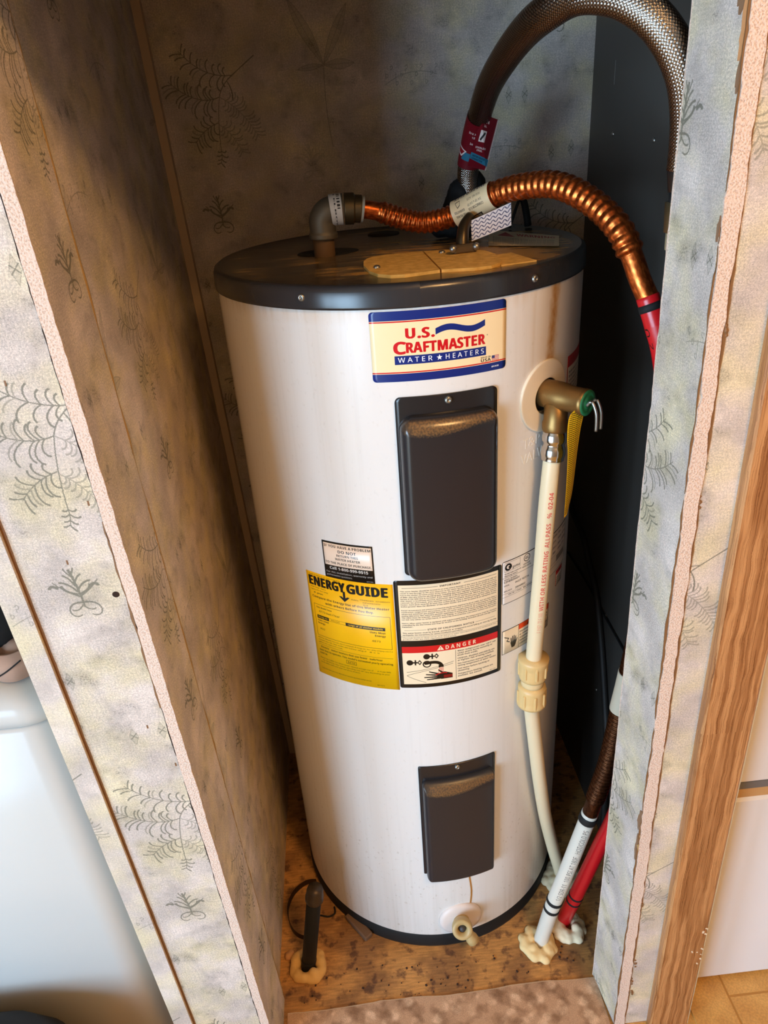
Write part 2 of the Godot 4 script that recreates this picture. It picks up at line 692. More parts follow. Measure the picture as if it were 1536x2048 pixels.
func wallpaper_ink(W: int, H: int, size: Vector2) -> PackedByteArray:
	# printed motifs of the paper as a mask: one repeat is size metres, the fern joint sits at its middle
	var b := Board.new(self, W, H, Color.BLACK)
	var k := W / size.x
	var ink := Color.WHITE
	var soft := Color(0.55, 0.55, 0.55)
	var pale := Color(0.2, 0.2, 0.2)
	var at := func(o: Vector2, p: Vector2) -> Vector2:
		return Vector2(W * 0.5 + (o.x + p.x) * k, H * 0.5 - (o.y + p.y) * k)
	var draw := func(o: Vector2, pts: PackedVector2Array, t: float, c: Color, te := -1.0) -> void:
		# drawn with its wrapped, half dropped copies, so that the repeat has no seam
		for a in range(-2, 3):
			for e in range(-2, 3):
				var far := o + Vector2(a * size.x / 2.0, (a * 0.5 + e) * size.y)
				if absf(far.x) > size.x * 0.5 + 0.12 or absf(far.y) > size.y * 0.5 + 0.14:
					continue
				var q := PackedVector2Array()
				for p in pts:
					q.append(at.call(far, p))
				b.line(q, t * k, c, te * k if te >= 0 else -1.0)
	var fill := func(o: Vector2, pts: PackedVector2Array, c: Color) -> void:
		for a in range(-2, 3):
			for e in range(-2, 3):
				var far := o + Vector2(a * size.x / 2.0, (a * 0.5 + e) * size.y)
				if absf(far.x) > size.x * 0.5 + 0.12 or absf(far.y) > size.y * 0.5 + 0.14:
					continue
				var q := PackedVector2Array()
				for p in pts:
					q.append(at.call(far, p))
				b.poly(q, c)
	# fern sprigs: the joint at (0, 0)
	for o in [Vector2(0, 0)]:
		draw.call(o, bez(Vector2(0.058, 0.05), Vector2(0.03, 0.032), Vector2(0.016, 0.022)), 0.0014, ink)
		draw.call(o, bez(Vector2(0.016, 0.022), Vector2(0.004, 0.012), Vector2(0, 0)), 0.0012, ink)
		draw.call(o, bez(Vector2(0.0, 0.0), Vector2(-0.008, -0.03), Vector2(-0.009, -0.075)), 0.0011, ink)
		draw.call(o, bez(Vector2(0.014, 0.02), Vector2(0.022, 0.008), Vector2(0.019, -0.006)), 0.0012, ink, 0.002)
		var arms := [
			[Vector2(0.024, 0.027), Vector2(-0.02, 0.024), Vector2(-0.05, 0.062), 9, 0.016, 1.0],
			[Vector2(0, 0), Vector2(-0.035, -0.012), Vector2(-0.072, 0.024), 11, 0.019, 1.0],
			[Vector2(0, 0), Vector2(0.032, -0.018), Vector2(0.052, -0.058), 13, 0.014, 0.7],
			[Vector2(-0.007, -0.034), Vector2(-0.03, -0.04), Vector2(-0.046, -0.06), 7, 0.017, 0.9],
			[Vector2(-0.007, -0.036), Vector2(0.014, -0.05), Vector2(0.024, -0.078), 9, 0.012, 0.6],
			[Vector2(-0.009, -0.07), Vector2(-0.008, -0.08), Vector2(-0.012, -0.09), 4, 0.008, 0.9]]
		for a in arms:
			var st := bez(a[0], a[1], a[2], 16)
			draw.call(o, st, 0.0012, ink if a[5] > 0.8 else soft, 0.0008)
			for i in a[3]:
				var t: float = 0.14 + 0.86 * i / (a[3] - 1)
				var j := clampi(int(t * 16), 0, 15)
				var d: Vector2 = (st[j + 1] - st[j]).normalized()
				var l: float = a[4] * 1.5 * (1.0 - 0.5 * absf(t - 0.3)) * (0.8 + 0.4 * fmod(i * 0.618, 1.0))
				var c := ink if a[5] > 0.8 else soft
				if i % 5 == 4:
					c = soft
				draw.call(o, curl(st[j], d.rotated(0.75), l, 3.0 - 2.2 * t), 0.0012, c, 0.0019)
				draw.call(o, curl(st[j], d.rotated(-0.75), l * 0.75, -3.0 + 2.2 * t), 0.0012, c, 0.0019)
	# scroll ornaments
	for o in [Vector2(-0.028, -0.165), Vector2(0.125, -0.10)]:
		var c := ink if o.x < 0 else pale
		draw.call(o, shrink(bez(Vector2(0.006, -0.02), Vector2(0.006, 0.01), Vector2(0, 0.04)), 0.72), 0.0016, c, 0.003)
		for s in [-1.0, 1.0]:
			draw.call(o, shrink(curl(Vector2(0.003, 0.0), Vector2(s * 1.0, 0.25), 0.026, s * 1.4), 0.72), 0.0016, c, 0.003)
			draw.call(o, shrink(curl(Vector2(0.004, -0.004), Vector2(s * 0.8, 0.5), 0.04, s * 0.5), 0.72), 0.0022, c, 0.001)
			draw.call(o, shrink(curl(Vector2(0.003, 0.004), Vector2(s * 0.5, 0.8), 0.028, -s * 1.2), 0.72), 0.002, c)
			draw.call(o, shrink(curl(Vector2(0.002, 0.014), Vector2(s * 0.3, 0.9), 0.022, -s * 1.0), 0.72), 0.0018, c)
			draw.call(o, shrink(curl(Vector2(s * 0.022, 0.012), Vector2(s * 0.7, 0.6), 0.014, -s * 3.0), 0.72), 0.003, c)
			draw.call(o, shrink(curl(Vector2(0.006, -0.014), Vector2(s * 0.9, 0.1), 0.05, -s * 4.6, 14), 0.72), 0.0019, c, 0.0012)
			draw.call(o, shrink(curl(Vector2(0.004, -0.018), Vector2(s * 0.4, -0.6), 0.02, s * 2.0), 0.72), 0.0014, c)
			draw.call(o, shrink(curl(Vector2(0.0, 0.03), Vector2(s * 0.6, 0.7), 0.014, s * 0.8), 0.72), 0.0016, c)
	# sprigs of three broad leaves
	for o in [Vector2(0.160, 0.032), Vector2(-0.17, -0.03)]:
		draw.call(o, bez(Vector2(0.004, -0.11), Vector2(-0.004, -0.06), Vector2(0, 0)), 0.0012, soft)
		for l in [[Vector2(-0.045, 0.085), 0.012], [Vector2(0.04, 0.075), 0.011], [Vector2(0.046, 0.0), 0.01], [Vector2(-0.04, -0.004), 0.006]]:
			var tip: Vector2 = l[0]
			var d := tip.normalized()
			var nrm := d.orthogonal()
			var lft := PackedVector2Array()
			var rgt := PackedVector2Array()
			for i in 11:
				var t := i / 10.0
				var wdt: float = l[1] * sin(PI * pow(t, 0.8)) * (0.35 + 0.65 * t)
				lft.append(tip * t + nrm * wdt)
				rgt.append(tip * t - nrm * wdt)
			var ring := lft.duplicate()
			for i in range(9, 0, -1):
				ring.append(rgt[i])
			fill.call(o, ring, pale)
			draw.call(o, lft, 0.0009, soft)
			draw.call(o, rgt, 0.0009, soft)
			draw.call(o, PackedVector2Array([Vector2.ZERO, tip * 0.5, tip]), 0.0008, soft)
			for i in range(2, 9, 2):
				draw.call(o, PackedVector2Array([tip * (i / 10.0), lft[i]]), 0.0006, soft)
				draw.call(o, PackedVector2Array([tip * (i / 10.0), rgt[i]]), 0.0006, soft)
	# berry sprigs
	for o in [Vector2(0.29, 0.015), Vector2(0.09, -0.22), Vector2(-0.11, 0.15)]:
		draw.call(o, bez(Vector2(-0.04, -0.015), Vector2(0, 0.01), Vector2(0.04, -0.005)), 0.001, soft)
		for i in 11:
			var p := Vector2(-0.038 + 0.0075 * i, 0.012 * sin(i * 2.1) - 0.006)
			draw.call(o, PackedVector2Array([Vector2(p.x, 0.001), p]), 0.0007, soft)
			draw.call(o, curl(p, Vector2(1, 0.3), 0.011, 6.0, 8), 0.0011, soft)
	# pairs of small lozenges
	for o in [Vector2(-0.02, 0.135), Vector2(0.012, 0.14), Vector2(0.385, -0.03), Vector2(0.44, -0.025), Vector2(0.465, -0.025), Vector2(0.30, -0.14), Vector2(-0.1, -0.10)]:
		fill.call(o, PackedVector2Array([Vector2(0, 0.011), Vector2(0.004, 0), Vector2(0, -0.011), Vector2(-0.004, 0)]), pale)
		draw.call(o, PackedVector2Array([Vector2(0, 0.012), Vector2(0.0048, 0), Vector2(0, -0.012), Vector2(-0.0048, 0), Vector2(0, 0.012)]), 0.0008, soft)
		draw.call(o, PackedVector2Array([Vector2(-0.004, 0.004), Vector2(0.004, -0.003)]), 0.001, ink)
		draw.call(o, PackedVector2Array([Vector2(-0.004, -0.004), Vector2(0.004, 0.005)]), 0.001, ink)
	b.im.convert(Image.FORMAT_L8)
	return b.im.get_data()


func wallpaper_texture(W: int, H: int, size: Vector2) -> ImageTexture:
	var ink := wallpaper_ink(W, H, size)
	var cloud := noise_bytes(W, H, FastNoiseLite.TYPE_SIMPLEX_SMOOTH, 0.006, 3, 4)
	var blot := noise_bytes(W, H, FastNoiseLite.TYPE_SIMPLEX_SMOOTH, 0.011, 11, 5)
	var speck := noise_bytes(W, H, FastNoiseLite.TYPE_SIMPLEX, 0.4, 29, 2)
	var soil := noise_bytes(W, H, FastNoiseLite.TYPE_SIMPLEX_SMOOTH, 0.0045, 13, 3)
	var grit := noise_bytes(W, H, FastNoiseLite.TYPE_SIMPLEX, 0.16, 23, 3)
	var warp := noise_bytes(W, H, FastNoiseLite.TYPE_SIMPLEX, 0.22, 31, 2, Vector2i(14, 1))
	var weft := noise_bytes(W, H, FastNoiseLite.TYPE_SIMPLEX, 0.22, 37, 2, Vector2i(1, 14))
	var out := PackedByteArray()
	out.resize(W * H * 3)
	var o := 0
	for i in W * H:
		var c := cloud[i] / 255.0
		var g := grit[i] / 255.0
		var d := clampf((blot[i] / 255.0 - 0.6) * 3.4, 0.0, 1.0) * clampf((g - 0.35) * 2.2, 0.0, 1.0)
		var thread := (warp[i] + weft[i]) / 510.0 - 0.5
		var lum := 1.0 + thread * 0.13 + (g - 0.5) * 0.2 + (speck[i] / 255.0 - 0.5) * 0.3 - d * 0.36 + (soil[i] / 255.0 - 0.5) * 0.26
		var y := clampf((c - 0.35) * 2.2, 0.0, 1.0)
		var q := ink[i] / 255.0 * (0.55 + 0.25 * g)
		out[o] = int(clampf(lerpf(lerpf(200.0, 206.0, y) * lum, 92.0, q), 0, 255))
		out[o + 1] = int(clampf(lerpf(lerpf(187.0, 192.0, y) * lum, 90.0, q), 0, 255))
		out[o + 2] = int(clampf(lerpf(lerpf(178.0, 162.0, y) * lum, 76.0, q), 0, 255))
		o += 3
	return from_rgb(W, H, out)


# ------------------------------------------------------------------ materials

const PAPER := Vector2(1.06, 0.49)  # one repeat of the wallpaper: two columns, the second half dropped

func make_materials() -> void:
	var wp := wallpaper_texture(2048, 950, PAPER)
	var m := mat(Color(1, 1, 1), 0.72)
	m.albedo_texture = wp
	M.paper = m
	# torn gypsum board edge: pinkish, pitted
	var W := 256
	var H := 512
	var a := noise_bytes(W, H, FastNoiseLite.TYPE_SIMPLEX, 0.09, 5, 4)
	var b := noise_bytes(W, H, FastNoiseLite.TYPE_SIMPLEX, 0.3, 6, 2)
	var d := PackedByteArray()
	d.resize(W * H * 3)
	for i in W * H:
		var t := a[i] / 255.0
		var g := b[i] / 255.0
		var k := 0.93 + 0.1 * g - (0.14 if t < 0.27 else 0.0)
		d[i * 3] = int(clampf(226 * k, 0, 255))
		d[i * 3 + 1] = int(clampf(lerpf(190, 212, t) * k, 0, 255))
		d[i * 3 + 2] = int(clampf(lerpf(168, 200, t) * k, 0, 255))
	m = mat(Color(1, 1, 1), 0.9)
	m.albedo_texture = from_rgb(W, H, d)
	m.uv1_triplanar = true
	m.uv1_scale = Vector3(14, 7, 14)
	m.heightmap_enabled = true
	m.heightmap_texture = from_grey(W, H, a)
	m.heightmap_scale = 0.06
	M.gypsum = m
	# subfloor: stained plywood
	W = 1024
	H = 1024
	var big := noise_bytes(W, H, FastNoiseLite.TYPE_SIMPLEX_SMOOTH, 0.006, 41, 5)
	var mid := noise_bytes(W, H, FastNoiseLite.TYPE_SIMPLEX_SMOOTH, 0.022, 42, 5)
	var fine := noise_bytes(W, H, FastNoiseLite.TYPE_SIMPLEX, 0.16, 43, 3)
	var grain := noise_bytes(W, H, FastNoiseLite.TYPE_SIMPLEX, 0.12, 44, 3, Vector2i(8, 1))
	d = PackedByteArray()
	d.resize(W * H * 3)
	for i in W * H:
		var s := clampf((big[i] / 255.0 - 0.42) * 3.2, 0, 1)
		var sp := clampf((mid[i] / 255.0 - 0.62) * 5.0, 0, 1)
		var f := fine[i] / 255.0
		var gr := grain[i] / 255.0
		var dark := clampf(s * 0.45 + sp * (0.35 + 0.5 * f) + (0.25 if f > 0.8 else 0.0), 0, 1)
		var k := 0.84 + 0.24 * gr + 0.1 * (f - 0.5)
		d[i * 3] = int(clampf(lerpf(200, 100, dark) * k, 0, 255))
		d[i * 3 + 1] = int(clampf(lerpf(146, 66, dark) * k, 0, 255))
		d[i * 3 + 2] = int(clampf(lerpf(82, 42, dark) * k, 0, 255))
	m = mat(Color(1, 1, 1), 0.75)
	m.albedo_texture = from_rgb(W, H, d)
	m.uv1_scale = Vector3(1.55, 1.55, 1)
	m.uv1_offset = Vector3(0.2, 0.35, 0)
	M.plywood = m
	# linoleum strip at the sill: pebble print, brown and pink
	W = 512
	H = 512
	var cell := noise_bytes(W, H, FastNoiseLite.TYPE_CELLULAR, 0.018, 51, 1)
	var stain := noise_bytes(W, H, FastNoiseLite.TYPE_SIMPLEX_SMOOTH, 0.012, 52, 5)
	fine = noise_bytes(W, H, FastNoiseLite.TYPE_SIMPLEX, 0.2, 53, 3)
	d = PackedByteArray()
	d.resize(W * H * 3)
	for i in W * H:
		var c := 1.0 - cell[i] / 255.0
		var peb := clampf((c - 0.60) * 7.0, 0, 1) * clampf((stain[(i + W * 200) % (W * H)] / 255.0 - 0.3) * 2.4, 0.1, 0.85)
		var s := clampf((stain[i] / 255.0 - 0.40) * 1.9, 0, 1)
		var f := fine[i] / 255.0
		var k := 0.84 + 0.24 * f
		d[i * 3] = int(clampf((lerpf(200, 240, peb) - 58 * s) * k, 0, 255))
		d[i * 3 + 1] = int(clampf((lerpf(162, 206, peb) - 56 * s) * k, 0, 255))
		d[i * 3 + 2] = int(clampf((lerpf(130, 174, peb) - 52 * s) * k, 0, 255))
	m = mat(Color(1, 1, 1), 0.55)
	m.albedo_texture = from_rgb(W, H, d)
	m.uv1_scale = Vector3(4.2, 4.2, 1)
	M.lino = m
	# vinyl floor of the room
	d = PackedByteArray()
	d.resize(W * H * 3)
	for i in W * H:
		var s := stain[i] / 255.0
		var f := fine[i] / 255.0
		var k := 0.9 + 0.16 * f
		d[i * 3] = int(clampf(lerpf(226, 190, s) * k, 0, 255))
		d[i * 3 + 1] = int(clampf(lerpf(180, 138, s) * k, 0, 255))
		d[i * 3 + 2] = int(clampf(lerpf(104, 68, s) * k, 0, 255))
	m = mat(Color(1, 1, 1), 0.4)
	m.albedo_texture = from_rgb(W, H, d)
	m.uv1_triplanar = true
	m.uv1_world_triplanar = true
	m.uv1_scale = Vector3(2.1, 2.1, 2.1)
	M.vinyl = m
	# oak trim board: long streaks
	W = 256
	H = 1024
	a = noise_bytes(W, H, FastNoiseLite.TYPE_SIMPLEX, 0.03, 61, 4, Vector2i(1, 64))
	b = noise_bytes(W, H, FastNoiseLite.TYPE_SIMPLEX, 0.3, 62, 3, Vector2i(1, 40))
	var wave := noise_bytes(W, H, FastNoiseLite.TYPE_SIMPLEX_SMOOTH, 0.008, 63, 3)
	d = PackedByteArray()
	d.resize(W * H * 3)
	for y in H:
		for x in W:
			var i := y * W + x
			var sh := (x + int((wave[i] - 128) * 0.05) + W) % W
			var s := clampf((a[y * W + sh] / 255.0 - 0.3) * 2.0, 0, 1)
			var p := clampf((b[y * W + sh] / 255.0 - 0.5) * 3.6, 0, 1)
			d[i * 3] = int(lerpf(196, 156, s) - 40 * p)
			d[i * 3 + 1] = int(lerpf(142, 104, s) - 36 * p)
			d[i * 3 + 2] = int(lerpf(92, 62, s) - 28 * p)
	m = mat(Color(1, 1, 1), 0.42)
	m.albedo_texture = from_rgb(W, H, d)
	m.uv1_scale = Vector3(9.0, 1.6, 1)
	M.oak = m
	M.steel_sheet = mat(Color(0.31, 0.29, 0.27), 0.45, 0.2)
	M.gap = mat(Color(0.17, 0.09, 0.04), 0.95)
	M.glue = mat(Color(0.50, 0.35, 0.21), 0.6)
	M.glue_light = mat(Color(0.66, 0.55, 0.38), 0.35)
	M.board_back = mat(Color(0.5, 0.38, 0.26), 0.9)
	M.room_wall = mat(Color(0.64, 0.60, 0.54), 0.85)
	M.room_ceiling = mat(Color(0.66, 0.60, 0.52), 0.9)
	M.batten = mat(Color(0.80, 0.70, 0.58), 0.7)
	M.black = mat(Color(0.025, 0.025, 0.027), 0.75)
	M.charcoal = mat(Color(0.125, 0.125, 0.135), 0.24)
	M.zinc = mat(Color(0.62, 0.62, 0.6), 0.35, 0.9)
	M.chrome = mat(Color(0.8, 0.8, 0.8), 0.15, 1.0)
	M.brass = mat(Color(0.55, 0.42, 0.24), 0.42, 0.85)
	M.cpvc = mat(Color(0.87, 0.80, 0.66), 0.4)
	M.red_pipe = mat(Color(0.80, 0.09, 0.12), 0.3)
	M.white_enamel = mat(Color(0.86, 0.86, 0.85), 0.25)
	M.foam = mat(Color(0.90, 0.79, 0.57), 0.8)


# ------------------------------------------------------------------ the closet and the room

func ragged(x0: float, x1: float, y0: float, y1: float, z: float, t: float, lean: float, amp: float, seed_at: int, step := 0.006) -> ArrayMesh:
	# an upright strip that faces +z, with chipped long edges
	var r := RandomNumberGenerator.new()
	r.seed = seed_at
	var st := begin(false)
	var n := int((y1 - y0) / step)
	var rows := []
	var l := 0.0
	var q := 0.0
	for j in n + 1:
		var y := lerpf(y0, y1, float(j) / n)
		l = l * 0.6 + r.randf_range(-amp, amp) * 0.7
		q = q * 0.6 + r.randf_range(-amp, amp) * 0.7
		if r.randf() < 0.012:
			l += amp * 2.0
		rows.append([Vector3(x0 + lean * y + l, y, z), Vector3(x1 + lean * y + q, y, z)])
	var back := Vector3(0, 0, -t)
	for j in n:
		var a: Vector3 = rows[j][0]
		var b: Vector3 = rows[j][1]
		var c: Vector3 = rows[j + 1][1]
		var d: Vector3 = rows[j + 1][0]
		quad(st, a, b, c, d)
		quad(st, a + back, a, d, d + back)
		quad(st, b, b + back, c + back, c)
	return done(st)


func torn_patch(y: float, z: float, high: float, wide: float, seed_at: int) -> ArrayMesh:
	# a ragged flake on the face of the right jamb, which looks towards -x and flares a little
	var r := RandomNumberGenerator.new()
	r.seed = seed_at
	var rim := PackedVector3Array()
	for i in 18:
		var a := TAU * i / 18.0
		var q := r.randf_range(0.62, 1.0)
		var yy := y + high * q * sin(a)
		var zz := minf(z + wide * q * cos(a) + 0.25 * wide * sin(a), 0.3992)
		rim.append(Vector3(0.2343 + (zz - 0.320) * 0.1019 + LEAN_B * yy, yy, zz))
	var mid := Vector3.ZERO
	for p in rim:
		mid += p / rim.size()
	var st := begin(false)
	var up := Vector3(-0.0008, 0, 0)
	for i in rim.size():
		var p := rim[i]
		var q := rim[(i + 1) % rim.size()]
		v(st, mid + up * 0.6); v(st, q + up); v(st, p + up)
		quad(st, q, p, p + up, q + up)
	return done(st)


func paper_mat(org: Vector2) -> StandardMaterial3D:
	# the paper laid so that a fern joint comes to org on that surface
	var m: StandardMaterial3D = M.paper.duplicate()
	m.uv1_scale = Vector3(1.0 / PAPER.x, 1.0 / PAPER.y, 1)
	m.uv1_offset = Vector3(0.5 - org.x / PAPER.x, 0.5 + org.y / PAPER.y, 0)
	return m


func structure(called: String, mesh: Mesh, material: Material, label: String, category: String) -> MeshInstance3D:
	return single(called, mesh, material, label, category, "", "structure")


func build_setting() -> void:
	var top := 2.34
	# back wall of the closet
	structure("wall_back", slab(-1.25, 1.0, 0.0, top, -0.32, -0.262), paper_mat(Vector2(-0.233, 1.33)),
		"dark back wall of the closet, papered with faded fern and scroll print", "wall")
	# left partition
	structure("wall_left", done(prism(rect(-0.41, -0.292, -0.262, 0.386), 0.0, top, -0.0295)), paper_mat(Vector2(-0.12, 0.60)),
		"left inner wall of the closet in stained brown wallpaper", "wall")
	# left jamb panel with its raw cut edge
	var j := thing("trim_1", "papered jamb panel along the left side of the closet opening with a raw cut edge", "door jamb", Vector3(-0.288, 0, 0.35), "", "structure")
	part("jamb_panel", done(prism(rect(-0.2925, -0.2825, 0.300, 0.3985), 0.0, top, LEAN_A)), paper_mat(Vector2(-0.31, 0.86)), j)
	part("cut_edge", ragged(-0.2942, -0.2824, 0.0, top, 0.4003, 0.0017, LEAN_A, 0.0006, 3), M.gypsum, j, "pinkish raw gypsum edge")
	part("glue_seam", ragged(-0.2836, -0.2818, 0.02, top, 0.3003, 0.002, LEAN_A, 0.0009, 9, 0.012), M.glue_light, j, "yellowed bead of glue")
	# left face towards the room
	var f := thing("trim_2", "pale papered face panel left of the closet opening with fern and scroll print", "wall panel", Vector3(-0.34, 0, 0.39), "", "structure")
	part("face_panel", done(prism(rect(-0.3858, -0.2953, 0.3855, 0.3985), 0.0, top, LEAN_A)), paper_mat(Vector2(-0.3135, 1.058)), f)
	part("crack", ragged(-0.2957, -0.2938, 0.0, top, 0.3987, 0.002, LEAN_A, 0.0006, 14), M.gap, f, "dark crack along the cut edge")
	part("glue_line", ragged(-0.2964, -0.2943, 0.74, 0.97, 0.3993, 0.0012, LEAN_A, 0.0009, 15), M.glue, f, "rust brown line of old glue")
	var hole := begin(false)
	lathe([[0.0028, 0.0], [0.0035, 0.0004], [0.0, 0.0005]], along(Vector3(0, 0, 1), Vector3(-0.3305, 0.889, 0.3984)), 12, 0, TAU, hole)
	part("nail_hole", done(hole), M.gap, f)
	for p in [Vector3(-0.367, 0.93, 0.3985), Vector3(-0.337, 0.715, 0.3985), Vector3(-0.318, 0.655, 0.3985), Vector3(-0.3716, 1.108, 0.3985), Vector3(-0.332, 0.99, 0.3985)]:
		part("staple_mark", soft_box(p, Vector3(0.0016, 0.005, 0.0008), 0.0002), M.glue, f)
	var b := thing("trim_3", "narrow papered batten at the far left edge beside the washing machine", "batten", Vector3(-0.40, 0, 0.39), "", "structure")
	part("batten_strip", done(prism(rect(-0.4135, -0.3885, 0.384, 0.403), 0.0, top, LEAN_A)), paper_mat(Vector2(-0.46, 0.61)), b)
	part("groove", ragged(-0.3887, -0.3857, 0.0, top, 0.3992, 0.0015, LEAN_A, 0.0004, 21), M.glue, b, "brown groove beside the face panel")
	# corner moulding at the back on the left
	structure("trim_4", done(prism(rect(-0.2925, -0.2795, -0.2622, -0.246), 0.0, top, -0.0295)), M.batten,
		"thin light corner strip running down the back left corner of the closet", "moulding")
	# right side: sheet metal and the partition in front of it
	var r := thing("wall_right", "dark grey sheet metal side wall of the closet on the right", "wall", Vector3(0.34, 0, 0), "", "structure")
	part("metal_panel", done(prism(rect(0.338, 0.352, -0.262, 0.305), 0.0, top)), M.steel_sheet, r)
	for p in [Vector3(0.3378, 1.244, -0.157), Vector3(0.3378, 1.238, -0.007), Vector3(0.3378, 0.481, -0.018), Vector3(0.3378, 0.30, -0.03)]:
		part("screw_head", done(lathe([[0.0034, 0.0], [0.0032, 0.001], [0.002, 0.0019], [0.0, 0.0021]], along(Vector3(-1, 0, 0), p), 12)), M.zinc, r)
	part("scratch", soft_box(Vector3(0.3377, 1.322, -0.167), Vector3(0.0006, 0.03, 0.0012), 0.0002), M.zinc, r, "short bright scratch")
	var wr := done(prism(PackedVector2Array([Vector2(0.252, 0.385), Vector2(0.365, 0.385), Vector2(0.365, 0.305), Vector2(0.252, 0.305)]), 0.0, top, 0.0))
	structure("wall_front", wr, M.board_back, "hidden stud core behind the right closet jamb", "wall")
	structure("wall_side", slab(0.352, 0.368, 0.0, top, -0.262, 0.305), M.room_wall, "thin partition behind the sheet metal, towards the white appliance", "wall")
	# right jamb panel: flared a little, with its cut edge
	var k := thing("trim_5", "light grey papered jamb panel on the right of the opening with a chipped pink edge", "door jamb", Vector3(0.245, 0, 0.36), "", "structure")
	part("jamb_panel", done(prism(PackedVector2Array([Vector2(0.2423, 0.3985), Vector2(0.2570, 0.3985), Vector2(0.2490, 0.320), Vector2(0.2343, 0.320)]), 0.0, top, LEAN_B)), paper_mat(Vector2(-0.30, 0.94)), k)
	part("cut_edge", ragged(0.2428, 0.2572, 0.0, top, 0.4006, 0.0022, LEAN_B, 0.0012, 31), M.gypsum, k, "pinkish raw gypsum edge")
	part("torn_edge", ragged(0.2414, 0.2430, 0.0, top, 0.3996, 0.0015, LEAN_B, 0.0013, 33, 0.011), M.glue, k, "torn brown paper edge")
	part("paper_lip", ragged(0.2336, 0.2347, 0.0, top, 0.3206, 0.001, LEAN_B, 0.0004, 35), M.gypsum, k)
	var chip := begin(false)
	for c in [[0.2405, 0.418, 0.02], [0.2412, 0.44, 0.012], [0.236, 1.318, 0.016], [0.2385, 1.295, 0.012], [0.2402, 1.13, 0.01]]:
		soft_slab(Vector3(0.006, c[2], 0.0014), 0.0005, chip, Transform3D(Basis.from_euler(Vector3(0, 0, 0.25)), Vector3(c[0] + 0.001, c[1], 0.3993)))
	part("torn_chips", done(chip), M.glue_light, k, "torn flakes of brown paper")
	# the surface is torn away at the top of the jamb
	for c in [[1.352, 0.3890, 0.020, 0.0058, 0, 1], [1.345, 0.3958, 0.030, 0.0040, 1, 2], [1.318, 0.3962, 0.016, 0.0045, 1, 3], [1.296, 0.3968, 0.014, 0.0030, 0, 4], [0.470, 0.3955, 0.020, 0.0050, 0, 5], [0.420, 0.3962, 0.030, 0.0038, 0, 6], [1.185, 0.3968, 0.012, 0.0026, 0, 7]]:
		part("torn_patch", torn_patch(c[0], c[1], c[2], c[3], c[5]), [mat(Color(0.54, 0.40, 0.29), 0.9), mat(Color(0.80, 0.56, 0.36), 0.9)][c[4]], k, "torn brown patch")
	var g := thing("trim_6", "yellowish papered face panel between the right jamb edge and the oak board", "wall panel", Vector3(0.27, 0, 0.39), "", "structure")
	part("face_panel", done(prism(rect(0.2580, 0.3060, 0.386, 0.3985), 0.0, top, LEAN_B)), paper_mat(Vector2(0.246, 0.828)), g)
	part("glue_line", ragged(0.2568, 0.2592, 0.0, top, 0.3994, 0.0016, LEAN_B, 0.0010, 41, 0.009), M.glue, g, "brown line of old glue")
	for c in [[0.2605, 0.115, 0.018], [0.2635, 0.085, 0.012], [0.259, 0.30, 0.012], [0.262, 0.16, 0.02], [0.2585, 0.93, 0.016], [0.2600, 1.10, 0.012]]:
		part("glue_drip", blob([[Vector3(c[0] + LEAN_B * c[1], c[1], 0.3985), 0.0022], [Vector3(c[0] + LEAN_B * c[1] - 0.001, c[1] + c[2] * 0.4, 0.3985), 0.0018], [Vector3(c[0] + LEAN_B * c[1] + 0.0008, c[1] - c[2] * 0.4, 0.3985), 0.0016]], 0.0008, 0.0012, 0.0004), M.glue, g)
	# oak board
	var o := thing("trim_7", "oak trim board with chipped outer edge on the right of the closet", "trim board", Vector3(0.32, 0, 0.40), "", "structure")
	part("oak_board", done(prism(PackedVector2Array([Vector2(0.2942, 0.4085), Vector2(0.2962, 0.4115), Vector2(0.3515, 0.4120), Vector2(0.3540, 0.4100), Vector2(0.3540, 0.3985), Vector2(0.2942, 0.3985)]), 0.0, top, -0.007)), M.oak, o)
	part("board_edge", ragged(0.3536, 0.3562, 0.0, top, 0.4092, 0.0105, -0.007, 0.0003, 45), mat(Color(0.78, 0.72, 0.6), 0.6), o, "pale raw edge of the board")
	for c in [[0.352, 0.247], [0.3515, 0.20], [0.351, 0.187], [0.345, 0.193], [0.3485, 0.165], [0.352, 0.235], [0.352, 0.176], [0.3375, 0.195], [0.3478, 0.24]]:
		part("chip", soft_box(Vector3(c[0] - 0.007 * c[1], c[1], 0.4119), Vector3(0.0016 + 0.0016 * rng.randf(), 0.002 + 0.004 * rng.randf(), 0.0008), 0.0003, Vector3(0, 0, rng.randf())), mat(Color(0.88, 0.8, 0.68), 0.8), o)
	# header over the opening
	structure("wall_header", slab(-0.46, 0.40, 1.415, top, 0.300, 0.398), paper_mat(Vector2(-0.1, 1.1)), "papered header over the closet opening, above the frame", "wall")

	# floors
	structure("floor", slab(-2.75, 1.95, -0.12, -0.0032, -0.32, 2.86), M.vinyl, "tan vinyl floor of the room under everything", "floor")
	structure("floor_subfloor", slab(-0.292, 0.338, -0.0031, 0.0, -0.262, 0.3995), M.plywood, "stained brown plywood subfloor around the water heater", "floor")
	var li := begin(false)
	var front := []
	var rear := []
	var rr := RandomNumberGenerator.new()
	rr.seed = 4
	for i in 41:
		var x := lerpf(-0.276, 0.2365, i / 40.0)
		rear.append(Vector3(x, 0.0024, 0.3235 + rr.randf_range(-0.0007, 0.0007) + 0.002 * sin(i * 0.35)))
		front.append(Vector3(x, 0.0022, 0.432))
